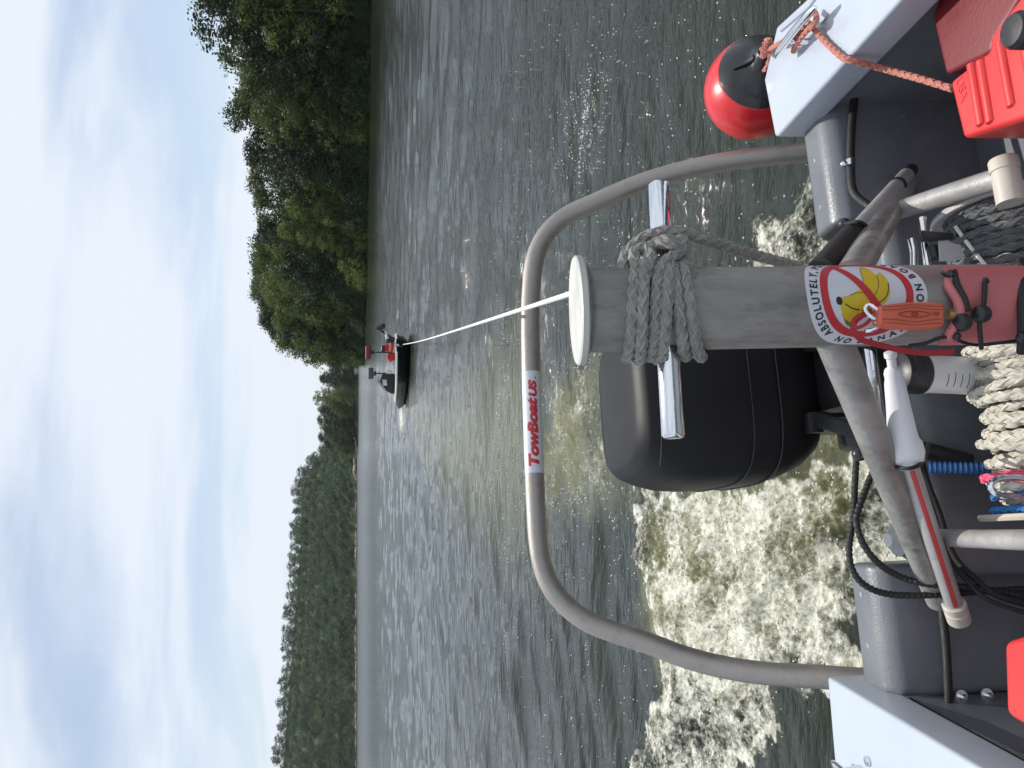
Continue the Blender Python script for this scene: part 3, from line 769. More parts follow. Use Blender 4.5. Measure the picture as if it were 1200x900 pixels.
# rubbing strake, bow eye
for sg in (-1, 1):
    P = [tb(s, sg * (.98 * min(1, (s / LT * 3.4 + .02)) ** .5 * (1 - .10 * max(0, s / LT - .7) / .3) + .012), .47 - .10 * s / LT - (.16 * max(0, s / LT - .82) / .18)) for s in np.linspace(.05, LT, 22)]
    v, f = tube_g(P, .022, 6); obj('rub_rail', v, f, rimw, tboat)
v, f = tube_g(bez(tb(.12, -.03, .28), tb(-.02, 0, .25), tb(.12, .03, .28)), .015, 6); obj('bow_eye', v, f, chrome, tboat)
seatred = mat('maroon_seat_vinyl', (.16, .02, .04), .5, 0, .1, 8)
seatgrey = mat('grey_seat_vinyl', (.07, .065, .07), .5, 0, .1, 8)
def at_tb(px, y, s):   # pixel column/row at the boat's own depth
    base = tb(s, 0, 0)[1]; d = FW + DN * (px - 600) / F + RT * (450 - y) / F
    return CAM + d * (base / d[1])
def seat(px, y, s, w, hgt, polebot, m, lab):
    t = at_tb(px, y, s); g = G()
    sid = RT; bk = np.array([0, 1., 0]); up = np.array([0, 0, 1.])
    c = lambda a, b, c_: t + sid * a + bk * b + up * c_
    v = [c(x, yy, z) for z in (-hgt, hgt) for x, yy in ((-w, -.20), (w, -.20), (w, .20), (-w, .20))]
    pd = obj('pedestal_seat', v, [(3, 2, 1, 0), (4, 5, 6, 7), (0, 1, 5, 4), (1, 2, 6, 5), (2, 3, 7, 6), (3, 0, 4, 7)], m, tboat, bev=.06, seg=3); pd['label'] = lab
    b = at_tb(polebot, y, s); v, f = tube_g([t - up * hgt * .8, b + up * 0], .025, 8); obj('pole', v, f, blackpl, pd)
    v, f = lathe_g([(.09, -.04), (.09, .03), (.03, .05)], t - up * (hgt + .06), (0, 0, 1), 12); obj('swivel', v, f, blackpl, pd)
seat(431.5, 413, 1.1, .25, .10, 459, seatred, 'maroon pedestal seat nearer the bow')
seat(434.5, 437.5, 3.0, .22, .105, 460, seatgrey, 'dark grey pedestal seat behind the first')
# console with windshield
def tprism(pts, s, depth, name, m, bev=.02, parent=tboat):
    P = [at_tb(x, y, s) for x, y in pts]; v, f = prism_g(P, np.array([0, depth, 0])); return obj(name, v, f, m, parent, bev=bev)
con = tprism([(463, 438), (463, 462), (458, 461), (449, 456), (444, 449), (448, 438)], 3.4, .55, 'console', blackpl)
glassd = mat('smoked_windshield', (.35, .38, .42), .1, 0, .1, 4, coat=.5)
tprism([(451, 455), (455, 462), (446, 453), (441, 446), (444, 441), (445, 447)], 3.3, .05, 'windshield', glassd, .004, con)
tprism([(453, 445), (448, 445), (449, 452), (454, 452)], 3.25, .04, 'gauge_panel', rimw, .004, con)
tprism([(459, 433), (453, 433.5), (453, 438), (460, 438)], 2.7, .3, 'hatch_lid', rimw, .02)
lifered = mat('red_life_jacket', (.55, .03, .03), .7, 0, .15, 9)
def bag(pts, s, name, m, lab, cat):
    P = [at_tb(x, y, s) for x, y in pts]; v, f = prism_g(P, np.array([0, .3, 0])); o = obj(name, v, f, m, bev=.04, seg=3); tag(o, lab, cat); return o
bag([(463, 413), (463, 422), (457, 424), (453, 419), (455, 413)], 1.4, 'life_jacket', lifered, 'red life jacket heaped lowest in the photo on the towed boat deck', 'life jacket')
bag([(462, 401), (461, 412), (457, 412), (458, 401)], 1.0, 'life_jacket', lifered, 'small red bundle lying against the gunwale of the towed boat', 'life jacket')
bag([(456, 403), (455, 412), (450.5, 411), (451, 404)], 1.2, 'life_jacket', lifered, 'upper red bundle beside the black box on the towed boat', 'life jacket')
bag([(451, 404), (451, 414), (446.5, 413), (447, 405)], 1.2, 'tackle_box', blackpl, 'black tackle box under the maroon seat of the towed boat', 'box')
bag([(463, 395), (462, 401), (452, 402), (453, 394)], .9, 'gear_bag', blackpl, 'black gear bag by the bow trolling motor of the towed boat', 'bag')
tm = thing('trolling_motor', at_tb(460, 392, .9), 'black bow mounted trolling motor folded up on the towed boat', 'motor')
P = [at_tb(x, y, .8) for x, y in ((461, 398), (455, 393), (450, 390), (445, 386))]; v, f = tube_g(smooth_path(P, 5), .045, 8); obj('shaft', v, f, blackpl, tm)
v, f = tube_g([at_tb(x, y, .8) for x, y in ((451, 381), (449, 382), (441, 385))], [.07, .11, .06], 10); obj('motor_head', v, f, blackpl, tm)
v, f = tube_g([at_tb(x, y, .8) for x, y in ((452, 388), (454, 397))], .06, 8); obj('mount', v, f, rimw, tm)

# tow line from the bow eye to the post head
e0 = tb(-.02, 0, .25); e1 = bw(onA(694, 336, 1.455))
Pt = []
for k in np.linspace(0, 1, 90):
    p = e0 + (e1 - e0) * k; p[2] -= .10 * math.sin(math.pi * k); Pt.append(p)
rad = np.linspace(.013, .0066, 90)
v, f = tube_g(Pt, rad, 8)
tow = obj('tow_line', v, f, towrope); tag(tow, 'taut white line running from the aluminium post to the towed boat', 'rope')

# ------------------------------------------------------------------ own boat
PC = np.array([.419, 1.383])      # tow post centre in boat right / aft
PR = .0795
boat = thing('work_boat', bw(np.array([.4, 1.6, -1.75])), 'grey and white open work boat stern in the foreground with the tow post', 'boat')
def bpoly(pts, U): return [onU(x, y, U) for x, y in pts]
def slab(name, poly, U0, U1, m, bev=.012, parent=boat, **k):
    P = np.array([[p[0], p[1], U0] for p in poly]); v, f = prism_g(bw(P), bw(np.array([0, 0, U1])) - bw(np.array([0, 0, U0])))
    return obj(name, v, f, m, parent, bev=bev, **k)
def profile(name, prof, R0, R1, m, bev=.02, parent=boat, **k):
    P = bw(np.array([[R0, a, u] for a, u in prof])); v, f = prism_g(P, RR * (R1 - R0)); return obj(name, v, f, m, parent, bev=bev, **k)
# gunwales
gr = slab('gunwale', [(1.216, 2.14), (1.224, 2.16), (1.44, 2.185), (1.549, 2.06), (1.50, 1.87), (1.47, 1.2), (1.44, -.6), (1.16, -.6), (1.195, 1.485)], -1.22, -1.12, gel, .012, seg=4)
gl = slab('gunwale', [(-.432, 2.247), (-.514, 1.631), (-.60, .9), (-.72, -.6), (-1.0, -.6), (-.92, .9), (-.84, 1.6), (-.78, 2.19), (-.72, 2.27)], -1.24, -1.12, gel, .012, seg=4)
# raised moulding along the outer edge of the right gunwale
v, f = tube_g(bw(np.array([[1.515, 2.03, -1.118], [1.468, 1.86, -1.118], [1.44, 1.2, -1.118], [1.41, -.6, -1.118]])), .007, 8); obj('edge_moulding', v, f, gel, gr)
# hull sides and bottom, deck
slab('inner_liner', [(1.235, 2.0), (1.25, 2.0), (1.25, -.6), (1.225, -.6)], -1.7, -1.224, hullgrey, 0)
slab('inner_liner', [(-.46, 2.05), (-.475, 2.05), (-.76, -.6), (-.74, -.6), (-.55, 1.6)], -1.7, -1.244, hullgrey, 0)
slab('hull_side', [(1.32, 2.13), (1.40, 2.14), (1.44, 1.2), (1.42, -.6), (1.32, -.6)], -2.05, -1.223, gel, .02)
slab('hull_side', [(-.56, 2.20), (-.62, 1.6), (-.80, -.6), (-.95, -.6), (-.80, 1.6), (-.68, 2.22)], -2.05, -1.243, gel, .02)
slab('deck', [(-.70, -.6), (1.30, -.6), (1.30, 2.0), (-.50, 2.0)], -1.68, -1.64, hullgrey, 0)
slab('keel_floor', [(-.60, -.5), (1.36, -.5), (1.40, 2.05), (-.60, 2.05)], -2.1, -1.69, hullgrey, .05)
slab('deck_mat', [(.86, .2), (1.18, .2), (1.18, 1.62), (.86, 1.62)], -1.638, -1.625, bluepad, .004)
# transom mouldings either side of the engine well
pr = [(2.165, -2.0), (2.165, -1.235), (2.13, -1.20), (2.035, -1.20), (1.995, -1.225), (1.975, -1.30), (1.955, -1.66), (1.99, -2.0)]
tr_ = profile('transom_panel', pr, .865, 1.26, hullgrey, .028, seg=4)
tl_ = profile('transom_panel', [(a + .06, u) for a, u in pr], -.46, -.115, hullgrey, .028, seg=4)
profile('transom_well', [(2.03, -2.0), (2.03, -1.30), (1.95, -1.285), (1.92, -1.32), (1.88, -1.66), (1.93, -2.0)], -.15, .90, hullgrey, .02, seg=3)
v, f = tube_g(bw(np.array([[-.05, 2.0, -1.7], [-.05, 2.0, -1.24], [-.05, 2.0, -1.215]])), [.05, .045, .018], 20); obj('well_corner', v, f, hullgrey, boat)
v, f = tube_g(bw(np.array([[-.05 + .053 * math.cos(t), 2.0 + .053 * math.sin(t), -1.275] for t in np.linspace(0, 6.3, 30)])), .006, 8); obj('cable_loop', v, f, blackrub, boat)
# bolts
for x, y in ((1131, 818), (1161, 816)):
    p = onA(x, y, 2.005); o_ = bw(p); v, f = lathe_g([(.018, 0), (.018, .004), (.0085, .0045), (.0085, .014), (.005, .018)], bw(np.array([p[0], 2.022, p[2]])), -AA, 16); obj('bolt', v, f, chrome, boat)
for x, y in ((1059, 136), (1090, 133), (1057, 101)):
    p = onA(x, y, 1.968); v, f = lathe_g([(.016, 0), (.016, .006), (.007, .007), (.007, .015)], bw(np.array([p[0], 1.972, p[2]])), -AA, 16); obj('bolt', v, f, hullgrey, boat)
for R_ in (.95, 1.10, -.20, -.34):
    A_ = 2.085 if R_ > 0 else 2.145
    v, f = lathe_g([(.008, 0), (.0075, .002), (.003, .003)], bw(np.array([R_, A_, -1.2005])), UU, 12); obj('screw', v, f, chrome, boat)
# tow hoop
HA = lambda x: 2.36 + .40 * (970 - x) / 345
HP = [(1015, 797), (985, 795), (960, 793), (920, 791), (880, 787), (840, 780), (800, 769), (760, 754), (720, 741), (690, 729), (665, 711), (646, 688), (635, 660), (630, 625), (627, 570), (624.5, 500), (622.5, 440), (621.5, 390), (622, 345), (627, 303), (640, 275), (662, 254), (700, 236), (750, 215), (800, 200), (860, 188), (920, 181), (965, 177), (1000, 175)]
hoopb = np.array([onA(x, y, HA(x)) for x, y in HP])
HPw = resample(smooth_path(bw(hoopb), 8), .012)
v, f = tube_g(HPw, .0350, 28); hoop = obj('tow_hoop', v, f, alu_rail, boat, ang=60)

def text_geo(s, size, bold=0.0, shear=0.0, slices=0, spacing=1.0, align='LEFT'):
    c = bpy.data.curves.new('t', 'FONT'); c.body = s; c.size = size; c.offset = bold; c.shear = shear; c.space_character = spacing; c.align_x = align
    c.resolution_u = 4
    o = bpy.data.objects.new('t', c); COL.objects.link(o); bpy.context.view_layer.update()
    dg = bpy.context.evaluated_depsgraph_get(); me = bpy.data.meshes.new_from_object(o.evaluated_get(dg))
    bm = bmesh.new(); bm.from_mesh(me)
    bmesh.ops.triangulate(bm, faces=bm.faces)
    for k in range(slices):
        yy = size * (-.25 + 1.1 * (k + .5) / slices)
        bmesh.ops.bisect_plane(bm, geom=bm.verts[:] + bm.edges[:] + bm.faces[:], plane_co=(0, yy, 0), plane_no=(0, 1, 0))
    v = np.array([x.co[:] for x in bm.verts]); f = [tuple(q.index for q in p.verts) for p in bm.faces]
    bm.free(); bpy.data.objects.remove(o); bpy.data.curves.remove(c)
    return v, f
# sticker on the hoop: wrapped round the straight top run, facing forward and a little up
pa, pb = bw(onA(623.5, 557, HA(625))), bw(onA(621.5, 435, HA(621)))
ia = int(np.argmin(np.linalg.norm(HPw - pa, axis=1))); ib = int(np.argmin(np.linalg.norm(HPw - pb, axis=1)))
seg_ = HPw[ia:ib + 1]
ls = np.r_[0, np.cumsum(np.linalg.norm(np.diff(seg_, axis=0), axis=1))]; Ltot = ls[-1]
def hoop_surf(s, ang, rad):
    c = np.array([np.interp(s, ls, seg_[:, k]) for k in range(3)])
    t = seg_[-1] - seg_[0]; t /= np.linalg.norm(t)
    fwd = CAM - c; fwd -= t * (fwd @ t); fwd /= np.linalg.norm(fwd); up = np.cross(t, fwd); up = -up if up[2] < 0 else up
    return c + rad * (math.cos(ang) * fwd + math.sin(ang) * up)
v = []; f = []
ns_, na = 24, 16
for i in range(ns_ + 1):
    for j in range(na + 1): v.append(hoop_surf(Ltot * i / ns_, math.radians(-78 + 156 * j / na), .0356))
for i in range(ns_):
    for j in range(na): a = i * (na + 1) + j; f.append((a, a + 1, a + na + 2, a + na + 1))
obj('hoop_sticker', v, f, stick_w, hoop)
tv, tf = text_geo('TowBoat', .050, .0030, .22, 14); tw = tv[:, 0].max() - .005
t2, f2 = text_geo('US', .038, .0025, .22, 12); t3, f3 = text_geo('.', .036, .0008, 0, 2)
allv = np.vstack([tv, t2 + [tw + .004, 0, 0], t3 + [tw + .004 + t2[:, 0].max() + .002, 0, 0]])
allf = tf + [tuple(i + len(tv) for i in q) for q in f2] + [tuple(i + len(tv) + len(t2) for i in q) for q in f3]
sx = Ltot * .88 / (allv[:, 0].max() - allv[:, 0].min()); x0 = allv[:, 0].min()
v = [hoop_surf(Ltot * .06 + (p[0] - x0) * sx, (p[1] - .0165) * 1.0 / .0355, .0362) for p in allv]
obj('hoop_lettering', v, allf, stick_r, hoop, smooth=False)

# tow post
e1_ = np.array([-PC[0], -PC[1]]); e1_ /= np.linalg.norm(e1_); e2_ = np.array([-e1_[1], e1_[0]])
if e2_[0] < 0: e2_ = -e2_
def post(phi, U, rad=PR):
    c = PC + rad * (math.cos(phi) * e1_ + math.sin(phi) * e2_); return bw(np.array([c[0], c[1], U]))
PF = PC + e1_ * PR
def Ux(x): return float(onA(x, 361, PF[1] + .012)[2])
def phiy(y): return math.asin(max(-1, min(1, (361 - y) / 48.3)))
ptop = -.294
bwv = lambda a, b, c: bw(np.array([a, b, c]))
v, f = lathe_g([(PR, -1.64), (PR, ptop)], bwv(PC[0], PC[1], 0), UU, 64); pst = obj('tow_post', v, f, alu, boat)
v, f = lathe_g([(r_, h - ptop) for r_, h in [(.1005, ptop), (.104, ptop + .003), (.104, ptop + .013), (.1005, ptop + .016)]], bwv(PC[0], PC[1], ptop), UU + AA * .075, 72)
cap = obj('post_cap', v, f, alu_cap, pst)
v, f = lathe_g([(PR + .006, ptop - .006), (PR + .001, ptop), (PR + .001, ptop + .002)], bwv(PC[0], PC[1], 0), UU, 48); obj('weld', v, f, alu, pst)
barU = float(onA(781, 361, PC[1])[2])
ba, bb = onA(771.5, 214, PC[1]), onA(789, 514, PC[1])
d_ = (ba - bb) / np.linalg.norm(ba - bb)
prof_ = [(.001, 0), (.016, .0005), (.0195, .003), (.0215, .007)]; Lb = float(np.linalg.norm(ba - bb))
prof_ = prof_ + [(.0215, Lb * k / 6) for k in range(1, 6)] + [(r_, Lb - h) for r_, h in prof_[::-1]]
v, f = lathe_g(prof_, bw(bb), (ba - bb) @ np.array([RR, AA, UU]), 32); obj('cross_bar', v, f, chrome, pst)
# banana sticker wrapped on the post
phi0 = math.radians(19); cU = (Ux(942) + Ux(1083)) / 2; SR = (Ux(942) - Ux(1083)) / 2
def stk(s, t, lift): return post(phi0 + s / PR, cU + t, PR + lift)
def disc_part(name, r0, r1, m, lift, clip=None, n=72, rings=6):
    v = []; f = []
    for i in range(rings + 1):
        r_ = r0 + (r1 - r0) * i / rings
        for j in range(n): a = 2 * math.pi * j / n; v.append(stk(r_ * math.cos(a), r_ * math.sin(a), lift))
    for i in range(rings):
        for j in range(n): k = (j + 1) % n; f.append((i * n + j, i * n + k, (i + 1) * n + k, (i + 1) * n + j))
    return obj(name, v, f, m, pst)
disc_part('banana_sticker', .0005, SR, stick_w, .0006, rings=14)
disc_part('prohibition_ring', SR * .64, SR * .765, stick_r, .0012, rings=3)
def flat_poly(name, pts, m, lift, parent=pst):
    """a polygon on the sticker, cut fine enough to follow the curve"""
    bm = bmesh.new(); vs = [bm.verts.new((p[0], p[1], 0)) for p in pts]; bm.faces.new(vs)
    bmesh.ops.triangulate(bm, faces=bm.faces)
    xs = [p[0] for p in pts]
    for k in range(1, 14):
        xx = min(xs) + (max(xs) - min(xs)) * k / 14
        bmesh.ops.bisect_plane(bm, geom=bm.verts[:] + bm.edges[:] + bm.faces[:], plane_co=(xx, 0, 0), plane_no=(1, 0, 0))
    v = [stk(x.co[0], x.co[1], lift) for x in bm.verts]; f = [tuple(q.index for q in p.verts) for p in bm.faces]; bm.free()
    return obj(name, v, f, m, parent)
def spx(x, y): return ((phiy(y) - phi0) * PR, Ux(x) - cU)      # sticker coordinates of a place on it
def blob(pts, n=6): P = smooth_path([(a, b, 0) for a, b in pts], n, closed=True)[:-1]; return [(p[0], p[1]) for p in P]
flat_poly('banana_print', blob([spx(*p) for p in [(979, 352), (990, 349), (1003, 343), (1011, 335), (1014, 322), (1022, 316), (1027, 320), (1030, 326), (1036, 323), (1040, 331), (1040, 345), (1034, 356), (1025, 362), (1012, 368), (1008, 374), (998, 383), (988, 378), (983, 368), (981, 360)]]), stick_y, .0010)
flat_poly('banana_print', blob([spx(*p) for p in [(983, 368), (986, 374), (996, 379), (1004, 376), (1000, 384), (990, 381)]]), stick_g, .0013)
flat_poly('banana_print', blob([spx(*p) for p in [(976, 352), (980, 350), (983, 354), (982, 359), (977, 358)]], 4), stick_k, .0013)
def line_on(name, pts, w, m, lift):
    P = smooth_path([(*spx(*p), 0) for p in pts], 8)[:, :2]; T = np.gradient(P, axis=0); T /= np.linalg.norm(T, axis=1)[:, None]; Nn = np.stack([-T[:, 1], T[:, 0]], 1)
    v = []; f = []
    for i in range(len(P)):
        for s_ in (-1, 1): q = P[i] + Nn[i] * s_ * w / 2; v.append(stk(q[0], q[1], lift))
    for i in range(len(P) - 1): f.append((2 * i, 2 * i + 1, 2 * i + 3, 2 * i + 2))
    return obj(name, v, f, m, pst)
line_on('banana_outline', [(986, 358), (994, 363), (1003, 365)], .0022, stick_k, .0014)
line_on('banana_outline', [(992, 349), (1000, 346), (1008, 346)], .0009, stick_k, .0014)
line_on('banana_outline', [(1030, 326), (1029, 335), (1024, 345), (1018, 352)], .0010, stick_k, .0014)
line_on('banana_outline', [(1040, 335), (1036, 348), (1028, 356), (1016, 361), (1006, 366)], .0018, stick_k, .0014)
line_on('banana_outline', [(1011, 335), (1013, 326), (1016, 319), (1022, 316)], .0008, stick_k, .0014)
a_ = math.radians(33); rr_ = SR * .70
P = [(-rr_ * math.cos(a_), -rr_ * math.sin(a_)), (rr_ * math.cos(a_), rr_ * math.sin(a_))]
v = []; f = []
nn = np.array([-math.sin(a_), math.cos(a_)])
for k in np.linspace(0, 1, 40):
    c = np.array(P[0]) + (np.array(P[1]) - np.array(P[0])) * k
    for s_ in (-1, 1): q = c + nn * s_ * SR * .062; v.append(stk(q[0], q[1], .0016))
for i in range(39): f.append((2 * i, 2 * i + 1, 2 * i + 3, 2 * i + 2))
obj('prohibition_slash', v, f, stick_r, pst)
def arc_text(s, size, rad, a0, a1, inward):
    """letters spread from angle a0 to a1 (degrees, counted from the sticker's right)"""
    widths = []; geo = []
    for ch in s:
        if ch == ' ': geo.append(None); widths.append(size * .38); continue
        g_ = text_geo(ch, size, size * .030, 0, 0); lo, hi = g_[0][:, 0].min(), g_[0][:, 0].max(); geo.append((g_[0] - [lo, 0, 0], g_[1])); widths.append(hi - lo + size * .14)
    tot = sum(widths); pos = 0; V = []; Fx = []; n0 = 0
    for g_, w in zip(geo, widths):
        mid_ = pos + w / 2; ang = math.radians(a0 + (a1 - a0) * mid_ / tot); pos += w
        if g_ is None: continue
        rv = np.array([math.cos(ang), math.sin(ang)])
        up = rv if not inward else -rv; rt_ = np.array([up[1], -up[0]])
        for p in g_[0]:
            q = rv * rad + rt_ * (p[0] - w / 2) * .92 + up * (p[1] - size * .35); V.append(stk(q[0], q[1], .0014))
        Fx += [tuple(i + n0 for i in t) for t in g_[1]]; n0 += len(g_[0])
    return V, Fx
v, f = arc_text('ABSOLUTELY, POSITIVELY', .0205, SR * .872, 143, -17, False); obj('sticker_lettering', v, f, stick_k, pst, smooth=False)
v, f = arc_text('NO BANANAS ON BOARD', .0205, SR * .872, 153, 338, True); obj('sticker_lettering', v, f, stick_k, pst, smooth=False)

# braces of the post
def tube_obj(name, pts, r, m, parent=None, sides=20, sm=10, **k):
    P = smooth_path(bw(np.array(pts)), sm) if len(pts) > 2 else smooth_path(bw(np.array(pts)), 12)
    if np.ndim(r): r = np.interp(np.linspace(0, 1, len(P)), np.linspace(0, 1, len(r)), r)
    v, f = tube_g(P, r, sides); return obj(name, v, f, m, parent, **k)
tube_obj('brace', [onA(972, 385, 1.39), onA(1100, 704, 1.96)], (.036, .030), alu, boat)
tube_obj('brace', [onA(985, 345, 1.40), onA(1060, 216, 1.93)], .034, alu, boat)
# rails of the reel frame
tube_obj('frame_rail', [onA(1098, 630, 1.82), onA(1160, 632, 1.60), onA(1215, 633, 1.42)], .021, alu_tube, boat)
tube_obj('frame_rail', [onA(1048, 248, 1.78), onA(1110, 228, 1.58), onA(1178, 207, 1.40)], .024, alu_tube, boat)
el = onA(1180, 212, 1.38); el2 = onA(1179, 190, 1.38)
v, f = lathe_g([(.027, -.05), (.027, .018), (.0255, .019), (.0255, .022), (.0285, .023), (.0285, .046), (.026, .05)], bw(el), RR, 24); obj('tee_fitting', v, f, cream, boat)
# cleat on the right gunwale
def cleat(p0, p1, name='cleat', par=None):
    c0, c1 = p0, p1; d = c1 - c0
    P = [c0, c0 + d * .15 + [0, 0, .004], c0 + d * .5 + [0, 0, .006], c0 + d * .85 + [0, 0, .004], c1]
    pp = tube_obj(name, P, [.006, .011, .012, .011, .006], chrome, par or gr)
    for k in (.36, .64):
        b = c0 + d * k; v, f = tube_g([bw(b), bw(np.array([b[0], b[1], -1.12]))], [.010, .014], 12); obj('cleat_foot', v, f, chrome, par or gr)
    v, f = prism_g(bw(np.array([[*(c0 + d * t_)[:2] + s_ * np.array([-.0, .025]), -1.121] for t_, s_ in ((.25, -1), (.75, -1), (.75, 1), (.25, 1))])), UU * .007); obj('cleat_plate', v, f, chrome, par or gr, bev=.003)
c0, c1 = onU(909, 66, -1.062), onU(956, 8, -1.062)
cleat(c0, c1)
cleat(onU(976, 893, -1.075), onU(1018, 925, -1.075), par=gl)
v, f = lathe_g([(.013, 0), (.013, .004), (.006, .006)], bw(onU(1017, 892, -1.119)), UU, 16); obj('screw', v, f, chrome, gl)
# black hose clipped down the right transom panel
tube_obj('drain_hose', [onA(1002, 108, 1.965), onA(998, 150, 1.955), onA(997, 195, 1.95), onA(1001, 226, 1.945), onA(1024, 246, 1.90), onA(1045, 268, 1.85)], .0115, blackrub, boat)
tube_obj('hose_clamp', [onA(997, 188, 1.95), onA(997, 195, 1.949)], .0145, chrome, boat)
v, f = sphere_g(bw(onA(989, 192, 1.94)), .010, 8); obj('clamp_screw', v, f, chrome, boat)
tube_obj('drain_hose', [onA(1102, 700, 2.0), onA(1108, 750, 1.995), onA(1111, 800, 2.0), onA(1112, 832, 2.01)], .0105, blackrub, boat)

# ------------------------------------------------------------------ outboard motor
MA = 2.10
mo = thing('outboard_motor', bw(np.array([.42, 2.4, -1.9])), 'large black outboard motor hanging on the transom behind the post', 'outboard motor')
def ring(w, a0, a1, U, tilt=0, n=64, e=4.0):
    P = []
    for j in range(n):
        t = 2 * math.pi * j / n; c, s = math.cos(t), math.sin(t)
        x = abs(c) ** (2 / e) * (1 if c > 0 else -1); y = abs(s) ** (2 / e) * (1 if s > 0 else -1)
        P.append([.42 + w * x, (a0 + a1) / 2 + (a1 - a0) / 2 * y, U + tilt * ((a0 + a1) / 2 + (a1 - a0) / 2 * y - MA)])
    return bw(np.array(P))
cow = [tuple(np.array(c_) * [.965, 1, 1, 1] - [0, 0, 0, .06 * min(1, max(0, (c_[3] + .95) / .25))]) for c_ in [(.225, 2.145, 2.62, -1.145), (.262, 2.115, 2.70, -1.10), (.288, 2.10, 2.76, -1.04), (.298, 2.09, 2.80, -1.00), (.300, 2.085, 2.82, -.90), (.300, 2.085, 2.82, -.80), (.294, 2.09, 2.80, -.70), (.276, 2.10, 2.78, -.62), (.252, 2.115, 2.75, -.565), (.245, 2.120, 2.74, -.557), (.225, 2.155, 2.70, -.535), (.21, 2.18, 2.66, -.530), (.12, 2.26, 2.56, -.524), (.03, 2.36, 2.42, -.523)]]
top = [c for c in cow if c[3] >= -1.005]; low = [c for c in cow if c[3] <= -.995]
v, f = loft([ring(*c, tilt=-.03 * (1 if c[3] > -.7 else 0)) for c in top]); cw = obj('cowl', v, f, blackpaint, mo, ang=40)
v, f = loft([ring(c[0] - (.004 if c[3] > -1.02 else 0), c[1] + (.004 if c[3] > -1.02 else 0), c[2], c[3] - .004) for c in low]); obj('lower_cowl', v, f, blackpaint, mo, ang=40)
for U_, w_ in ((-.915, .2915), (-1.0, .290)):
    P = ring(w_, 2.085 - .002, 2.822, U_); v, f = tube_g(np.vstack([P, P[:2]]), .0022, 6, caps=False); obj('seam', v, f, blackpl, mo)
P = [bw(np.array([.42 + .255 * math.sin(t), 2.10 + .035 * (1 - math.cos(t)) - .004, -.640 - .012 * math.cos(t * 1.3)])) for t in np.linspace(-1.2, 1.2, 30)]
v, f = tube_g(P, .0022, 6); obj('seam', v, f, blackpl, cw)
c1_ = onA(955, 495, 2.1); v, f = box_g((c1_[0] - .03, 2.094, c1_[2] - .022), (c1_[0] + .03, 2.13, c1_[2] + .022)); obj('access_cover', v, f, blackpl, mo, bev=.004)
profile('midsection', [(2.15, -2.2), (2.15, -1.14), (2.58, -1.14), (2.50, -2.2)], .30, .54, blackpl, .05, mo)
profile('swivel_bracket', [(2.02, -1.75), (1.98, -1.26), (2.02, -1.16), (2.16, -1.14), (2.18, -1.75)], .32, .52, blackpl, .03, mo)
for R0 in (.20, .56):
    profile('clamp_bracket', [(1.99, -1.34), (1.95, -1.28), (1.95, -1.17), (2.0, -1.13), (2.10, -1.16), (2.10, -1.6)], R0, R0 + .075, blackpl, .02, mo)
tube_obj('steering_ram', [(.12, 1.97, -1.22), (.42, 1.97, -1.22), (.72, 1.97, -1.22)], .02, chrome, mo)
tube_obj('rigging_tube', [(.30, 2.12, -1.12), (.26, 2.0, -1.13), (.20, 1.93, -1.25), (.14, 1.88, -1.40)], .022, blackrub, mo)
tube_obj('rigging_tube', [(.52, 2.12, -1.12), (.50, 1.98, -1.16), (.46, 1.90, -1.30)], .018, blackrub, mo)

# ------------------------------------------------------------------ rope made fast on the post
RB = .0115
def rpost(phi, x, rad):
    ph = max(-1.6, min(1.6, phi)); c = PC + rad * (math.cos(ph) * e1_ + math.sin(ph) * e2_)
    return post(phi, float(onA(x, 361 - 50 * math.sin(ph), c[1])[2]), rad)
def front(xb, xt, lift, p0=-100, p1=95, n=12):
    return [rpost(math.radians(p0 + (p1 - p0) * k / (n - 1)), xb + (xt - xb) * (k / (n - 1)), PR + lift) for k in range(n)]
def back(xa, xb, lift, p0=95, p1=260, n=9):
    return [rpost(math.radians(p0 + (p1 - p0) * k / (n - 1)), xa + (xb - xa) * (k / (n - 1)), PR + lift) for k in range(1, n - 1)]
path = []
turns = [(733, 750), (747, 758), (760, 776), (771, 790)]
for i, (xb, xt) in enumerate(turns):
    lift = RB * (1.0 + .5 * (i % 2))
    path += front(xb, xt, lift)
    nxt = turns[i + 1][0] if i < 3 else 808
    path += back(xt, nxt, RB * 1.05)
path += front(805, 786, RB * 1.05); path += back(792, 822, RB * 1.1); path += front(823, 798, RB * 1.2, p1=80)
kn = []
A0 = PC[1] - .03
for x, y, A_ in ((795, 300, A0 - .02), (790, 288, A0 - .045), (775, 284, A0 - .035), (762, 290, A0 - .01)): kn.append(bw(onA(x, y, A_)))
path += kn
g_ = braid_g(smooth_path(path, 5), RB, 8, sides=5)
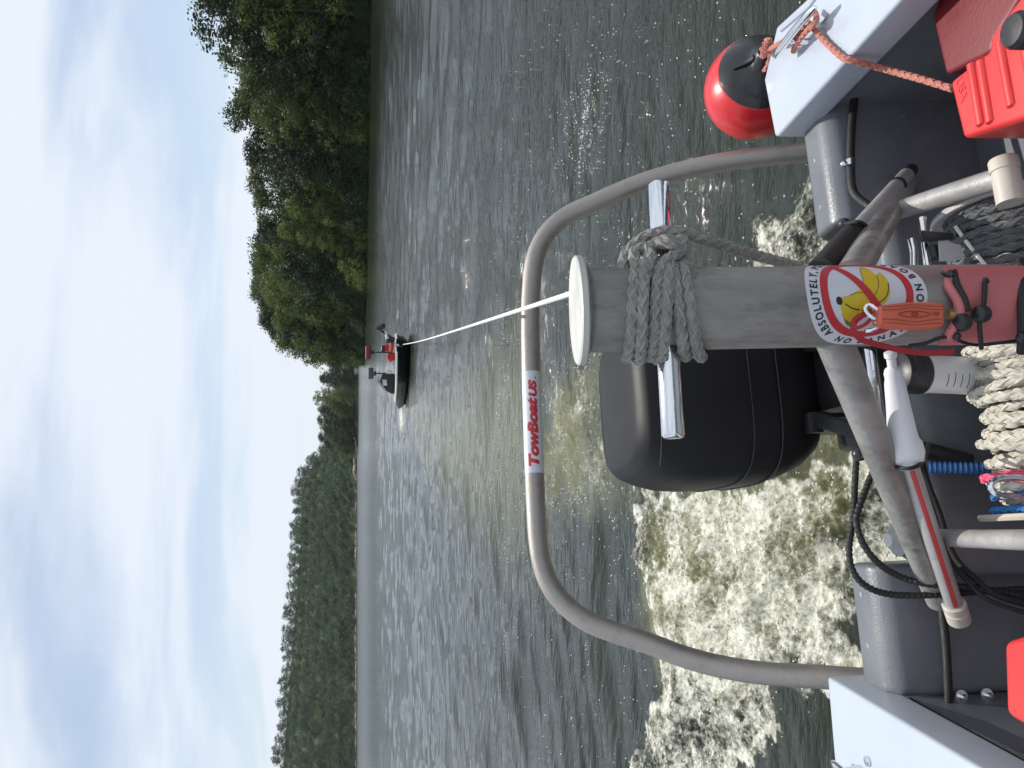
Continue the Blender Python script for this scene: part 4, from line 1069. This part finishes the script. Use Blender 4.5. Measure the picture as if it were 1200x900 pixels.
# loops round the bar and the tail
def barring(y, r_, tilt=0):
    c = onA(772 + (y - 214) * .058, y, PC[1]); return [bw(np.array([c[0] + tilt * math.sin(t), c[1] - r_ * math.cos(t), c[2] + r_ * math.sin(t)])) for t in np.linspace(0, 2 * math.pi, 14)]
for y, r_, tl in ((296, .034, .01), (283, .035, -.012)):
    gg = braid_g(smooth_path(barring(y, r_, tl), 4), RB, 8, sides=5); g_.add(np.vstack(gg.v), gg.f)
for pts in (
    [(752, 322, -.055), (744, 306, -.05), (745, 294, -.045), (757, 291, -.05), (763, 303, -.065), (757, 320, -.08), (752, 345, -.09)],
    [(733, 325, -.03), (731, 306, -.02), (740, 290, -.02), (758, 277, -.03), (780, 271, -.045), (800, 273, -.05), (830, 281, -.03), (870, 295, .03), (910, 306, .10), (935, 313, .16), (950, 322, .18)],
    [(812, 330, -.06), (806, 308, -.055), (796, 291, -.06), (785, 282, -.062), (770, 284, -.055), (757, 294, -.05)],
    [(776, 320, -.08), (782, 305, -.075), (796, 295, -.07), (800, 284, -.06), (792, 276, -.045)]):
    gg = braid_g(smooth_path([bw(onA(x, y, PC[1] + da)) for x, y, da in pts], 6), RB, 8, sides=5); g_.add(np.vstack(gg.v), gg.f)
rp_ = g_.build('braided_rope', ropegrey, None, loc=bw(np.array([PC[0], PC[1], barU]))); tag(rp_, 'thick grey braided rope wrapped round the post and its polished cross bar', 'rope')

# ------------------------------------------------------------------ things strapped to the post
fl = thing('key_float', post(0, Ux(1069), PR + .02), 'orange foam key float printed with wood grain, clipped on the post over the sticker', 'key float')
def lp(x, y, d): # place in front of the post by d metres
    return bw(onA(x, y, PC[1] - PR - d))
def lpb(pts, d, name, m, par, depth=.02, bev=.006, seg=3, **k):
    P = [lp(x, y, d) for x, y in pts]; v, f = prism_g(P, bw(np.array([0, depth, 0])) - bw(np.array([0, 0, 0]))); return obj(name, v, f, m, par, bev=bev, seg=seg, **k)
lpb([(1031, 357), (1060, 353.5), (1090, 353), (1107, 354.5), (1108, 382), (1085, 383.5), (1055, 383), (1031, 379.5)], .045, 'float_body', orange, fl, .028, .008)
def ring_print(cx, cy, rx, ry, name, m, par, d=.0462, r_=.0007):
    P = [lp(cx + rx * math.cos(t) * (1 - .15 * abs(math.sin(t))), cy + ry * math.sin(t), d) for t in np.linspace(0, 2 * math.pi, 30)]
    v, f = tube_g(P, r_, 5, False); obj(name, v, f, m, par)
ring_print(1072, 368, 19, 3.6, 'grain_line', orange_d, fl, .0463, .0008); ring_print(1072, 368, 4, 1.6, 'grain_line', orange_d, fl, .0463, .001); ring_print(1097, 367.5, 4, 1.6, 'grain_line', orange_d, fl, .0463, .0008)
for yy, bow in ((359, 2), (363, 3), (374, -3), (378.5, -2)):
    P = [lp(x, yy - bow * math.exp(-((x - 1072) / 16) ** 2), .0461) for x in np.linspace(1034, 1105, 20)]; v, f = tube_g(P, .0005, 5); obj('grain_line', v, f, orange_d, fl)
v, f = tube_g(smooth_path([lp(*p) for p in ((1033, 366, .035), (1026, 361, .035), (1019, 357, .03), (1014, 361, .028), (1017, 368, .03), (1024, 373, .034), (1032, 371, .035))], 5), .0035, 8); obj('snap_hook', v, f, chrome, fl)
v, f = tube_g([lp(1109, 368, .03), lp(1116, 368, .03)], .010, 12); obj('brass_end', v, f, mat('brass', (.5, .42, .2), .3, 1), fl)
v, f = tube_g(smooth_path([lp(*p) for p in ((1026, 376, .03), (1029, 381, .028), (1024, 386, .026), (1014, 388, .022))], 5), .004, 8); obj('snap_hook', v, f, chrome, fl)
def strap(pts, w, th_, name, m, par=None, lab=None, cat=None):
    P = smooth_path([lp(*p) for p in pts], 10); T, N1, B1 = frames(P)
    vv = []; ff = []
    side = np.cross(T, (CAM - P)); side /= np.linalg.norm(side, axis=1)[:, None]; nn_ = np.cross(side, T)
    for i in range(len(P)):
        for a, b in ((-1, -1), (1, -1), (1, 1), (-1, 1)): vv.append(P[i] + side[i] * a * w / 2 + nn_[i] * b * th_ / 2)
    for i in range(len(P) - 1):
        for j in range(4): k = (j + 1) % 4; ff.append((i * 4 + j, i * 4 + k, (i + 1) * 4 + k, (i + 1) * 4 + j))
    ff += [(3, 2, 1, 0), tuple(len(vv) - 4 + j for j in range(4))]
    o = obj(name, vv, ff, m, par)
    if lab: tag(o, lab, cat)
    return o
strap([(1022, 364, .022), (1010, 370, .015), (1001, 378, .010), (1001, 389, .008), (1010, 398, .002), (1030, 404, -.004), (1060, 411, -.012), (1090, 414, -.016), (1118, 412, -.018)], .011, .0025, 'lanyard_strap', redstrap, None, 'dark red webbing strap looped from the snap hook down the left of the post', 'strap')
strap([(1022, 372, .026), (1014, 380, .020), (1003, 384, .014), (1000, 376, .012), (1008, 368, .018)], .007, .003, 'lanyard_loop', redstrap, fl)
# plate wrapped round the post below
pt_ = thing('red_plate', post(0, Ux(1160), PR + .01), 'faded red plastic plate strapped round the foot of the post with black bungee', 'plate')
v = []; f = []; n_a = 20
Ua, Ub = Ux(1111), Ux(1205) - .14
for lift in (.004, .010):
    for i, U_ in enumerate(np.linspace(Ua, Ub, 8)):
        for j in range(n_a + 1): v.append(post(math.radians(-62 + 118 * j / n_a), U_, PR + lift))
m0 = 8 * (n_a + 1)
for i in range(7):
    for j in range(n_a):
        a = i * (n_a + 1) + j; f.append((a, a + 1, a + n_a + 2, a + n_a + 1)); f.append((a + m0, a + m0 + n_a + 1, a + m0 + n_a + 2, a + m0 + 1))
edge_ = [j for j in range(n_a + 1)] + [i * (n_a + 1) + n_a for i in range(1, 8)] + [7 * (n_a + 1) + j for j in range(n_a - 1, -1, -1)] + [i * (n_a + 1) for i in range(6, 0, -1)]
for i in range(len(edge_)): a, b = edge_[i], edge_[(i + 1) % len(edge_)]; f.append((a, b, b + m0, a + m0))
obj('plate', v, f, pinkpl, pt_)
v, f = tube_g(smooth_path([lp(*p) for p in ((1111, 327, -.01), (1112, 336, .008), (1121, 350, .018), (1125, 362, .022), (1124, 374, .02), (1117, 384, .014), (1112, 393, .004), (1116, 400, -.008))], 8), .0085, 14); obj('curved_handle', v, f, pinkpl, pt_)
v, f = tube_g(smooth_path([lp(*p) for p in ((1118, 318, -.008), (1122, 334, .017), (1130, 350, .026), (1134, 364, .028)  )], 8), .006, 10); obj('bungee_cord', v, f, blackrub, pt_)
v, f = tube_g(smooth_path([lp(*p) for p in ((1154, 330, .012), (1154, 345, .018), (1152, 362, .022), (1148, 380, .020), (1149, 396, .008), (1150, 408, -.02))], 8), .0045, 10); obj('bungee_cord', v, f, blackrub, pt_)
v, f = tube_g(smooth_path([lp(*p) for p in ((1196, 306, -.05), (1197, 330, .0), (1198, 360, .012), (1198, 392, .0), (1197, 412, -.04))], 8), .009, 10); obj('bungee_cord', v, f, blackrub, pt_)
for x, y, r_, d in ((1127, 378, .0175, .022), (1150, 368, .0175, .020), (1114, 322, .010, .0), (1154, 330, .008, .004), (1121, 394, .008, .012), (1197, 395, .010, .006), (1195, 312, .012, -.02)):
    v, f = sphere_g(lp(x, y, d), r_, 12); obj('bungee_ball', v, f, blackpl, pt_)
v, f = tube_g(smooth_path([lp(*p) for p in ((1085, 313, -.06), (1100, 320, -.02), (1113, 324, .0))], 6), .003, 6); obj('bungee_cord', v, f, blackrub, pt_)
v, f = tube_g(smooth_path([lp(*p) for p in ((1122, 312, -.055), (1130, 318, -.035), (1140, 326, -.02))], 6), .003, 6); obj('bungee_cord', v, f, blackrub, pt_)
v, f = tube_g(smooth_path([lp(*p) for p in ((1065, 405, -.03), (1085, 402, -.01), (1108, 395, .004), (1140, 404, -.02), (1170, 402, -.02), (1200, 398, -.02))], 6), .0035, 6); obj('bungee_cord', v, f, blackrub, pt_)

# ------------------------------------------------------------------ boat hook and second pole
bh = thing('boat_hook', bw(onA(1125, 730, 1.86)), 'boat hook with white plastic head and red striped pole lashed beside the brace', 'boat hook')
h0, h1 = onA(1043, 412, 1.50), onA(1063, 546, 1.62)
dv_ = (h1 - h0); Lh = float(np.linalg.norm(dv_)); wv = dv_ @ np.array([RR, AA, UU])
v, f = lathe_g([(.009, 0), (.013, .002), (.013, .012), (.0095, .016), (.0095, .035), (.016, .040), (.019, .05), (.018, .06), (.021, .075), (.024, Lh * .45), (.030, Lh * .70), (.032, Lh * .76), (.038, Lh * .80), (.040, Lh * .88), (.036, Lh * .95), (.024, Lh)], bw(h0), wv, 28); obj('hook_head', v, f, white, bh)
q0, q1 = h1 - dv_ / Lh * .03, onA(1118, 708, 1.86)
pole = tube_obj('pole', [q0, (q0 + q1) / 2, q1], .0205, alu_tube, bh)
s0, s1 = bw(q0), bw(q1); T_ = (s1 - s0) / np.linalg.norm(s1 - s0); tc_ = CAM - (s0 + s1) / 2; tc_ -= T_ * (tc_ @ T_); tc_ /= np.linalg.norm(tc_); sdv = np.cross(T_, tc_); sdv = sdv if sdv @ DN > 0 else -sdv
v = []; f = []
for k in range(20):
    for j in range(6): a = math.radians(-8 + 30 * j / 5); v.append(s0 + (s1 - s0) * (.02 + .96 * k / 19) + .0211 * (math.cos(a) * tc_ + math.sin(a) * sdv))
for k in range(19):
    for j in range(5): a = k * 6 + j; f.append((a, a + 1, a + 7, a + 6))
obj('red_stripe', v, f, mat('muted_red', (.48, .06, .06), .4, 0, .1, 10), pole)  # narrow red strip along the pole
v, f = lathe_g([(.024, 0), (.028, .003), (.028, .022), (.025, .024), (.025, .028), (.028, .030), (.028, .062), (.022, .068)], s1 - T_ * .005, T_, 24); obj('end_cap', v, f, cream, bh)
gp = thing('foam_grip_pole', bw(onA(1062, 206, 1.90)), 'short silver pole with black foam grip leaning beside the upper brace', 'pole')
g0, g1, g2 = onA(1062, 206, 1.88), onA(1000, 275, 1.64), onA(962, 318, 1.52)
tube_obj('tube', [g0, (g0 + g1) / 2, g1], .0215, alu_tube, gp)
tube_obj('foam_grip', [g1 + (g0 - g1) * .03, g1, (g1 + g2) / 2, g2], [.024, .030, .031, .030], blackrub, gp)
tube_obj('end_socket', [g0 + (g0 - g1) * .12, g0, g0 + (g1 - g0) * .10], .018, blackpl, gp)
tube_obj('strap_ring', [g1 + (g0 - g1) * .78, g1 + (g0 - g1) * .81], .0245, blackrub, gp)
v, f = sphere_g(bw(onA(989, 262, 1.66)), .014, 10); bl = obj('bungee_ball', v, f, blackpl, gp)
tube_obj('bungee_cord', [onA(990, 262, 1.64), onA(1005, 260, 1.60), onA(1015, 265, 1.62), onA(1020, 282, 1.66), onA(1022, 300, 1.68), onA(1018, 312, 1.7)], .0045, blackrub, gp, sides=8)

# ------------------------------------------------------------------ hoses, cables, filter
cab = [([(1004, 530), (1002, 565), (1000, 605), (995, 643), (1000, 670), (1017, 688), (1047, 697), (1100, 697), (1150, 693), (1215, 690)], .0085, 'black corrugated cable looping lowest behind the boat hook pole'),
       ([(1025, 548), (1014, 575), (1005, 600), (1004, 615), (1013, 640), (1033, 663), (1060, 678), (1093, 685), (1150, 690), (1215, 702)], .0085, 'black corrugated cable crossing inside the lower loop by the motor'),
       ([(1070, 500), (1085, 560), (1100, 600), (1117, 650), (1140, 676), (1167, 697), (1215, 712)], .0085, 'black hose running down beside the boat hook across the transom'),
       ([(1066, 500), (1080, 560), (1094, 600), (1110, 650), (1133, 680), (1160, 704), (1215, 722)], .006, 'thin black hose beside the thicker one across the transom')]
for i, (pts, r_, lab) in enumerate(cab):
    n_ = len(pts); P = resample(smooth_path([bw(onA(x, y, 1.93 - .02 * i - .10 * max(0, (k - n_ + 4)) / 3)) for k, (x, y) in enumerate(pts)], 8), .004)
    rr_ = r_ * (1 + (.13 * np.sin(np.arange(len(P)) * 1.9) if i < 2 else 0))
    v, f = tube_g(P, rr_, 10); o = obj('cable', v, f, blackrub); tag(o, lab, 'cable')
v, f = sphere_g(bw(onA(1007, 532, 1.80)), .018, 12); kb = obj('bungee_ball', v, f, blackpl); tag(kb, 'black ball end of the bungee holding the boat hook head', 'bungee')
tube_obj('bungee_cord', [onA(1010, 534, 1.79), onA(1035, 542, 1.66), onA(1058, 549, 1.58), onA(1075, 546, 1.57), onA(1084, 536, 1.62), onA(1088, 520, 1.7)], .0045, blackrub, kb, sides=8)
v, f = tube_g(resample(bw(np.array([onA(1088, 548, 1.86), onA(1130, 549, 1.82), onA(1185, 550, 1.78)])), .003), 0.001, 6)
P = resample(bw(np.array([onA(1088, 548, 1.86), onA(1135, 549, 1.82), onA(1190, 550, 1.78)])), .0028)
v, f = tube_g(P, .0150 + .0017 * np.sin(np.arange(len(P)) * 1.57), 14); o = obj('coiled_air_hose', v, f, bluepl); tag(o, 'bright blue ribbed hose lying along the grey transom', 'hose')
fi = thing('fuel_filter', bw(onA(1150, 444, 1.72)), 'white canister filter with ribbed black cap standing beside the boat hook head', 'filter')
f0, f1 = onA(1060, 437, 1.70), onA(1148, 441, 1.70); wv = (f1 - f0) @ np.array([RR, AA, UU]); Lf = float(np.linalg.norm(f1 - f0))
v, f = lathe_g([(.040, Lf * .20), (.047, Lf * .24), (.047, Lf * .30), (.0455, Lf * .32), (.0455, Lf * .92), (.040, Lf * .99), (.02, Lf)], bw(f0), wv, 36); obj('canister', v, f, white, fi)
v, f = lathe_g([(.03, -.02), (.046, -.012), (.049, 0)] + [(.049 + .0015 * (i % 2), Lf * .22 * i / 10) for i in range(11)] + [(.046, Lf * .235)], bw(f0), wv, 40); obj('ribbed_cap', v, f, blackpl, fi)
for k in range(5):
    P = [bw(f0) + wv / np.linalg.norm(wv) * (Lf * (.42 + .09 * k)) + .0459 * (math.cos(a) * -AA + math.sin(a) * RR) for a in np.linspace(-.9, -.2 + .1 * (k % 2), 8)]
    v, f = tube_g(P, .0009, 4); obj('printed_line', v, f, blackpl, fi)

# ------------------------------------------------------------------ rope reel behind the post
RC = (1.62, -1.43)
reel = thing('rope_reel', bw(np.array([.36, RC[0], -1.64])), 'low rope reel with two pale round flanges behind the tow post', 'reel')
for R0, w in ((-.004, .008), (.725, .008)):
    v, f = lathe_g([(.05, -w / 2), (.168, -w / 2), (.176, -w / 2 - .004), (.182, -w / 2 - .003), (.185, 0), (.182, w / 2 + .003), (.176, w / 2 + .004), (.168, w / 2), (.05, w / 2)], bwv(R0, *RC), RR, 64); obj('flange', v, f, cream if R0 < 0.1 else alu_cap, reel)
v, f = lathe_g([(.07, 0), (.07, .72)], bwv(0, *RC), RR, 32); obj('drum', v, f, alu, reel)
v, f = lathe_g([(.016, -.09), (.016, .80)], bwv(0, *RC), RR, 20); obj('axle', v, f, alu_cap, reel)
def wraps(R0, R1, step, rad, jit, t0, t1, rr, strands, sides, rngs, slope=0.0):
    g = G(); R = R0
    while R < R1:
        ph = rngs.uniform(0, 6.28); a1, a2 = rngs.uniform(-jit, jit, 2)
        P = []
        for t in np.linspace(t0, t1, 16):
            q = rad + jit * .45 * math.sin(t * 1.7 + ph)
            P.append(bw(np.array([R + a1 * math.sin(t * 1.3 + ph) + slope * (t - t0), RC[0] - q * math.cos(t), RC[1] + q * math.sin(t)])))
        gg = braid_g(smooth_path(P, 3), rr, strands, sides=sides); g.add(np.vstack(gg.v), gg.f); R += step * rngs.uniform(.85, 1.15)
    return g
r1_ = np.random.default_rng(3)
g = wraps(.035, .40, .0235, .128, .010, -1.2, 2.6, .0115, 6, 4, r1_); gb = wraps(.05, .39, .034, .146, .022, -.9, 2.4, .0115, 6, 4, r1_, .012); g.add(np.vstack(gb.v), gb.f)
o = g.build('white_rope', ropewhite, None, loc=bwv(.2, *RC)); tag(o, 'off-white braided rope piled in loops on the reel below the post foot', 'rope')
g = wraps(.43, .715, .021, .150, .007, -1.2, 2.7, .0108, 6, 4, r1_, .006)
o = g.build('dark_rope', ropedark, None, loc=bwv(.6, *RC)); tag(o, 'dark grey braided rope wound on the reel above the post foot', 'rope')
P = bw(np.array([[.47 + .045 * k, RC[0] - .163 * math.cos(.9 + .14 * k), RC[1] + .163 * math.sin(.9 + .14 * k)] for k in range(6)]))
g = G()
for k in range(5): v, f = tube_g([P[k] + (P[k + 1] - P[k]) * .12, P[k] + (P[k + 1] - P[k]) * .80], .0045, 6); g.add(v, f)
o = g.build('marker_cord', towrope, None, loc=bwv(.55, *RC)); tag(o, 'thin white marker cord stitched across the dark rope on the reel', 'cord')
g = wraps(.085, .115, .03, .168, .006, -.2, 1.9, .011, 6, 5, r1_); o = g.build('pink_rope', ropehot, None, loc=bwv(.1, *RC)); tag(o, 'short turn of bright pink rope over the white coils', 'rope')
g = wraps(.012, .045, .012, .158, .014, -.1, 1.9, .0075, 6, 5, r1_); o = g.build('blue_cord', ropeblue, None, loc=bwv(.03, *RC)); tag(o, 'frayed light blue cord knotted beside the lower flange of the reel', 'cord')
P = smooth_path([bw(onA(x, y, 1.46)) for x, y in ((1200, 583), (1180, 582), (1165, 577), (1161, 568), (1170, 561), (1190, 560), (1205, 562))], 6); v, f = tube_g(P, .0065, 10); o = obj('carabiner', v, f, chrome); tag(o, 'large steel carabiner hanging by the lower flange with the blue cord', 'carabiner')
# clamp and tag by the right rail
ck = thing('rail_clamp', bw(onA(1085, 290, 1.62)), 'small polished clamp with black lever beside the dark wound rope', 'clamp')
tube_obj('clamp_bar', [onA(1081, 255, 1.60), onA(1084, 285, 1.60), onA(1087, 312, 1.60)], .0085, chrome, ck)
tube_obj('clamp_bar', [onA(1068, 280, 1.64), onA(1071, 296, 1.64), onA(1071, 312, 1.64)], .009, chrome, ck)
tube_obj('lever', [onA(1080, 277, 1.57), onA(1098, 277, 1.56), onA(1115, 277, 1.56)], [.014, .011, .008], blackpl, ck)
tube_obj('knob', [onA(1092, 290, 1.585), onA(1096, 303, 1.58)], [.013, .010], blackpl, ck)
P = [bw(onA(x, y, 1.56)) for x, y in ((1100, 281), (1126, 287), (1129, 304), (1102, 306))]; v, f = prism_g(P, AA * .004); o = obj('plastic_tag', v, f, mat('grey_tag', (.42, .43, .44), .5), ck, bev=.001)

# ------------------------------------------------------------------ red fuel cans
redshade = mat('red_polyethylene_painted_shade', (.16, .012, .016), .5, 0, .12, 5, .1, 120)  # red can plastic with the gunwale's shade painted into the colour
def can(name, top, Ut, Ub, label, ribs, m=None):
    t = thing(name, bw(np.array([np.mean([p[0] for p in top]), np.mean([p[1] for p in top]), Ub])), label, 'fuel can')
    P0 = bw(np.array([[p[0], p[1], Ub] for p in top])); v, f = prism_g(P0, bw(np.array([0, 0, Ut])) - bw(np.array([0, 0, Ub])))
    b = obj('can_body', v, f, m or redpl, t, bev=.022, seg=5)
    for r0, r1 in ribs:
        d = np.array([r1[0] - r0[0], r1[1] - r0[1]]); 
        v, f = tube_g(bw(np.array([[r0[0], r0[1], Ut - .030], [r0[0] + d[0] * .06, r0[1] + d[1] * .06, Ut - .004], [r0[0] + d[0] * .94, r0[1] + d[1] * .94, Ut - .004], [r1[0], r1[1], Ut - .030]])), .012, 12); obj('rib', v, f, redpl, t)
    return t
Ut = -1.13
q = lambda x, y: onU(x, y, Ut)[:2]
c_ = can('fuel_can', [q(1112, 96), q(1128, 163), q(1200, 140), q(1260, 110), q(1215, -30), q(1160, 42), q(1158, 60)], Ut, -1.5, 'bright red ribbed plastic fuel can near the top corner with embossed marks', [(q(1137, 72), q(1150, 150)), (q(1148, 68), q(1161, 147)), (q(1171, 46), q(1186, 128)), (q(1197, 30), q(1212, 118))])
tv, tf = text_geo('USA', .030, .0005, 0, 0)
o0 = np.array(q(1120, 95)); o1 = np.array(q(1128, 128)); dd = (o1 - o0) / np.linalg.norm(o1 - o0); pp = np.array([-dd[1], dd[0]])
v = [bwv(*(o0 + dd * p[0] * 1.0 - pp * p[1] * -1.0), Ut + .0012) for p in tv]
obj('embossed_mark', v, tf, redpl, c_, smooth=False)
v, f = lathe_g([(.030, 0), (.031, .01)] + [(.031 + .003 * (i % 2), .012 + .004 * i) for i in range(8)] + [(.028, .05), (.01, .052)], bwv(*q(1214, 36), Ut), UU, 20); obj('cap', v, f, blackpl, c_)
can('fuel_can', [onU(x, y, -1.24)[:2] for x, y in ((1106, 88), (1090, 20), (1120, -60), (1230, -60), (1165, 45), (1160, 62))], -1.243, -1.6, 'red plastic can with shade painted into its colour, against the upper gunwale', [], redshade)
can('fuel_can', [onU(x, y, -1.15)[:2] for x, y in ((1174, 752), (1177, 838), (1240, 875), (1300, 870), (1300, 748), (1200, 744))], -1.15, -1.55, 'smooth red plastic fuel can by the lower gunwale', [])

# ------------------------------------------------------------------ buoy fender and its line
fd_ = thing('buoy_fender', bw(onA(884, 104, 2.36)), 'round red buoy fender with black top hung from the upper stern cleat', 'fender')
fc = bw(onA(884, 104, 2.42)); axf = -FW * .94 + RT * .17 + DN * -.12; axf /= np.linalg.norm(axf); FR = .178
angc = math.radians(51)
v, f = lathe_g([(max(1e-4, FR * math.sin(t)), FR * math.cos(t)) for t in np.linspace(math.pi, angc, 40)], fc, axf, 64); obj('ball', v, f, redvin, fd_, ang=60)
pf = [(FR * math.sin(t) * 1.012, FR * math.cos(t) * 1.012) for t in np.linspace(angc * 1.02, .42, 12)]
pf += [(.058, FR * .96), (.046, FR * 1.02), (.040, FR * 1.10), (.036, FR * 1.22), (.030, FR * 1.28), (.008, FR * 1.29)]
v, f = lathe_g(pf, fc, axf, 48); obj('black_top', v, f, blkvin, fd_, ang=50)
for k in range(3):
    a = k * 2.1 + .6; n_ = np.cross(axf, [0, 0, 1.]); n_ /= np.linalg.norm(n_); b_ = np.cross(axf, n_); dr = math.cos(a) * n_ + math.sin(a) * b_
    P = [fc + axf * FR * 1.15 + dr * .036, fc + axf * FR * 1.0 + dr * .062, fc + axf * FR * .88 + dr * .100]; v, f = tube_g(smooth_path(P, 5), np.linspace(.010, .004, 11), 8); obj('moulded_rib', v, f, blkvin, fd_)
ey = fc + axf * FR * 1.2
P = [ey + np.array([.0, -.02, .03]), ey + DN * .0 + RT * .03 + FW * -.03, bw(onA(893, 66, 2.1)), bw(onA(903, 58, 2.09)), bw(onU(916, 50, -1.075)), bw(onU(930, 44, -1.09)), bw(onU(938, 50, -1.10)), bw(onU(936, 40, -1.08)), bw(onU(948, 28, -1.085)), bw(onU(953, 32, -1.10)), bw(onU(966, 48, -1.108)), bw(onU(987, 67, -1.11)), bw(onU(1000, 71, -1.125)), bw(onU(1040, 82, -1.22)), bw(onU(1080, 93, -1.24)), bw(onU(1116, 104, -1.26))]
g = braid_g(smooth_path(P, 8), .0085, 6, sides=5)
P = [ey + RT * .045 + FW * -.0, ey + RT * .02 - FW * .045, ey - RT * .035 - FW * .035, ey - RT * .05 + FW * .01, ey - RT * .01 + FW * .045, ey + RT * .045 + FW * .01]
gg = braid_g(smooth_path(P, 6), .0085, 6, sides=5); g.add(np.vstack(gg.v), gg.f)
P = [bw(onU(x, y, u)) for x, y, u in ((954, 14, -1.10), (957, 22, -1.09), (952, 30, -1.075), (940, 42, -1.08), (932, 54, -1.09), (930, 60, -1.11))]
gg = braid_g(smooth_path(P, 6), .0085, 6, sides=5); g.add(np.vstack(gg.v), gg.f)
o = g.build('fender_line', ropepink, None, loc=bw(onU(940, 40, -1.1))); tag(o, 'faded pink rope from the red buoy over the gunwale cleat to the fuel can', 'rope')

# ------------------------------------------------------------------ air
hz = bpy.data.materials.new('haze'); hz.use_nodes = True
hn = hz.node_tree.nodes; hn.remove(hn['Principled BSDF'])
pv = hn.new('ShaderNodeVolumePrincipled'); pv.inputs['Color'].default_value = (.90, .95, 1, 1); pv.inputs['Density'].default_value = .00006; pv.inputs['Anisotropy'].default_value = .2
hz.node_tree.links.new(pv.outputs[0], hn['Material Output'].inputs['Volume'])
hv = [(x, y, z) for z in (-4, 110) for x, y in ((-900, -60), (500, -60), (500, 1100), (-900, 1100))]
ho = obj('haze', hv, [(3, 2, 1, 0), (4, 5, 6, 7), (0, 1, 5, 4), (1, 2, 6, 5), (2, 3, 7, 6), (3, 0, 4, 7)], hz, smooth=False)
tag(ho, 'thin pale summer haze over the lake', 'haze', kind='stuff')
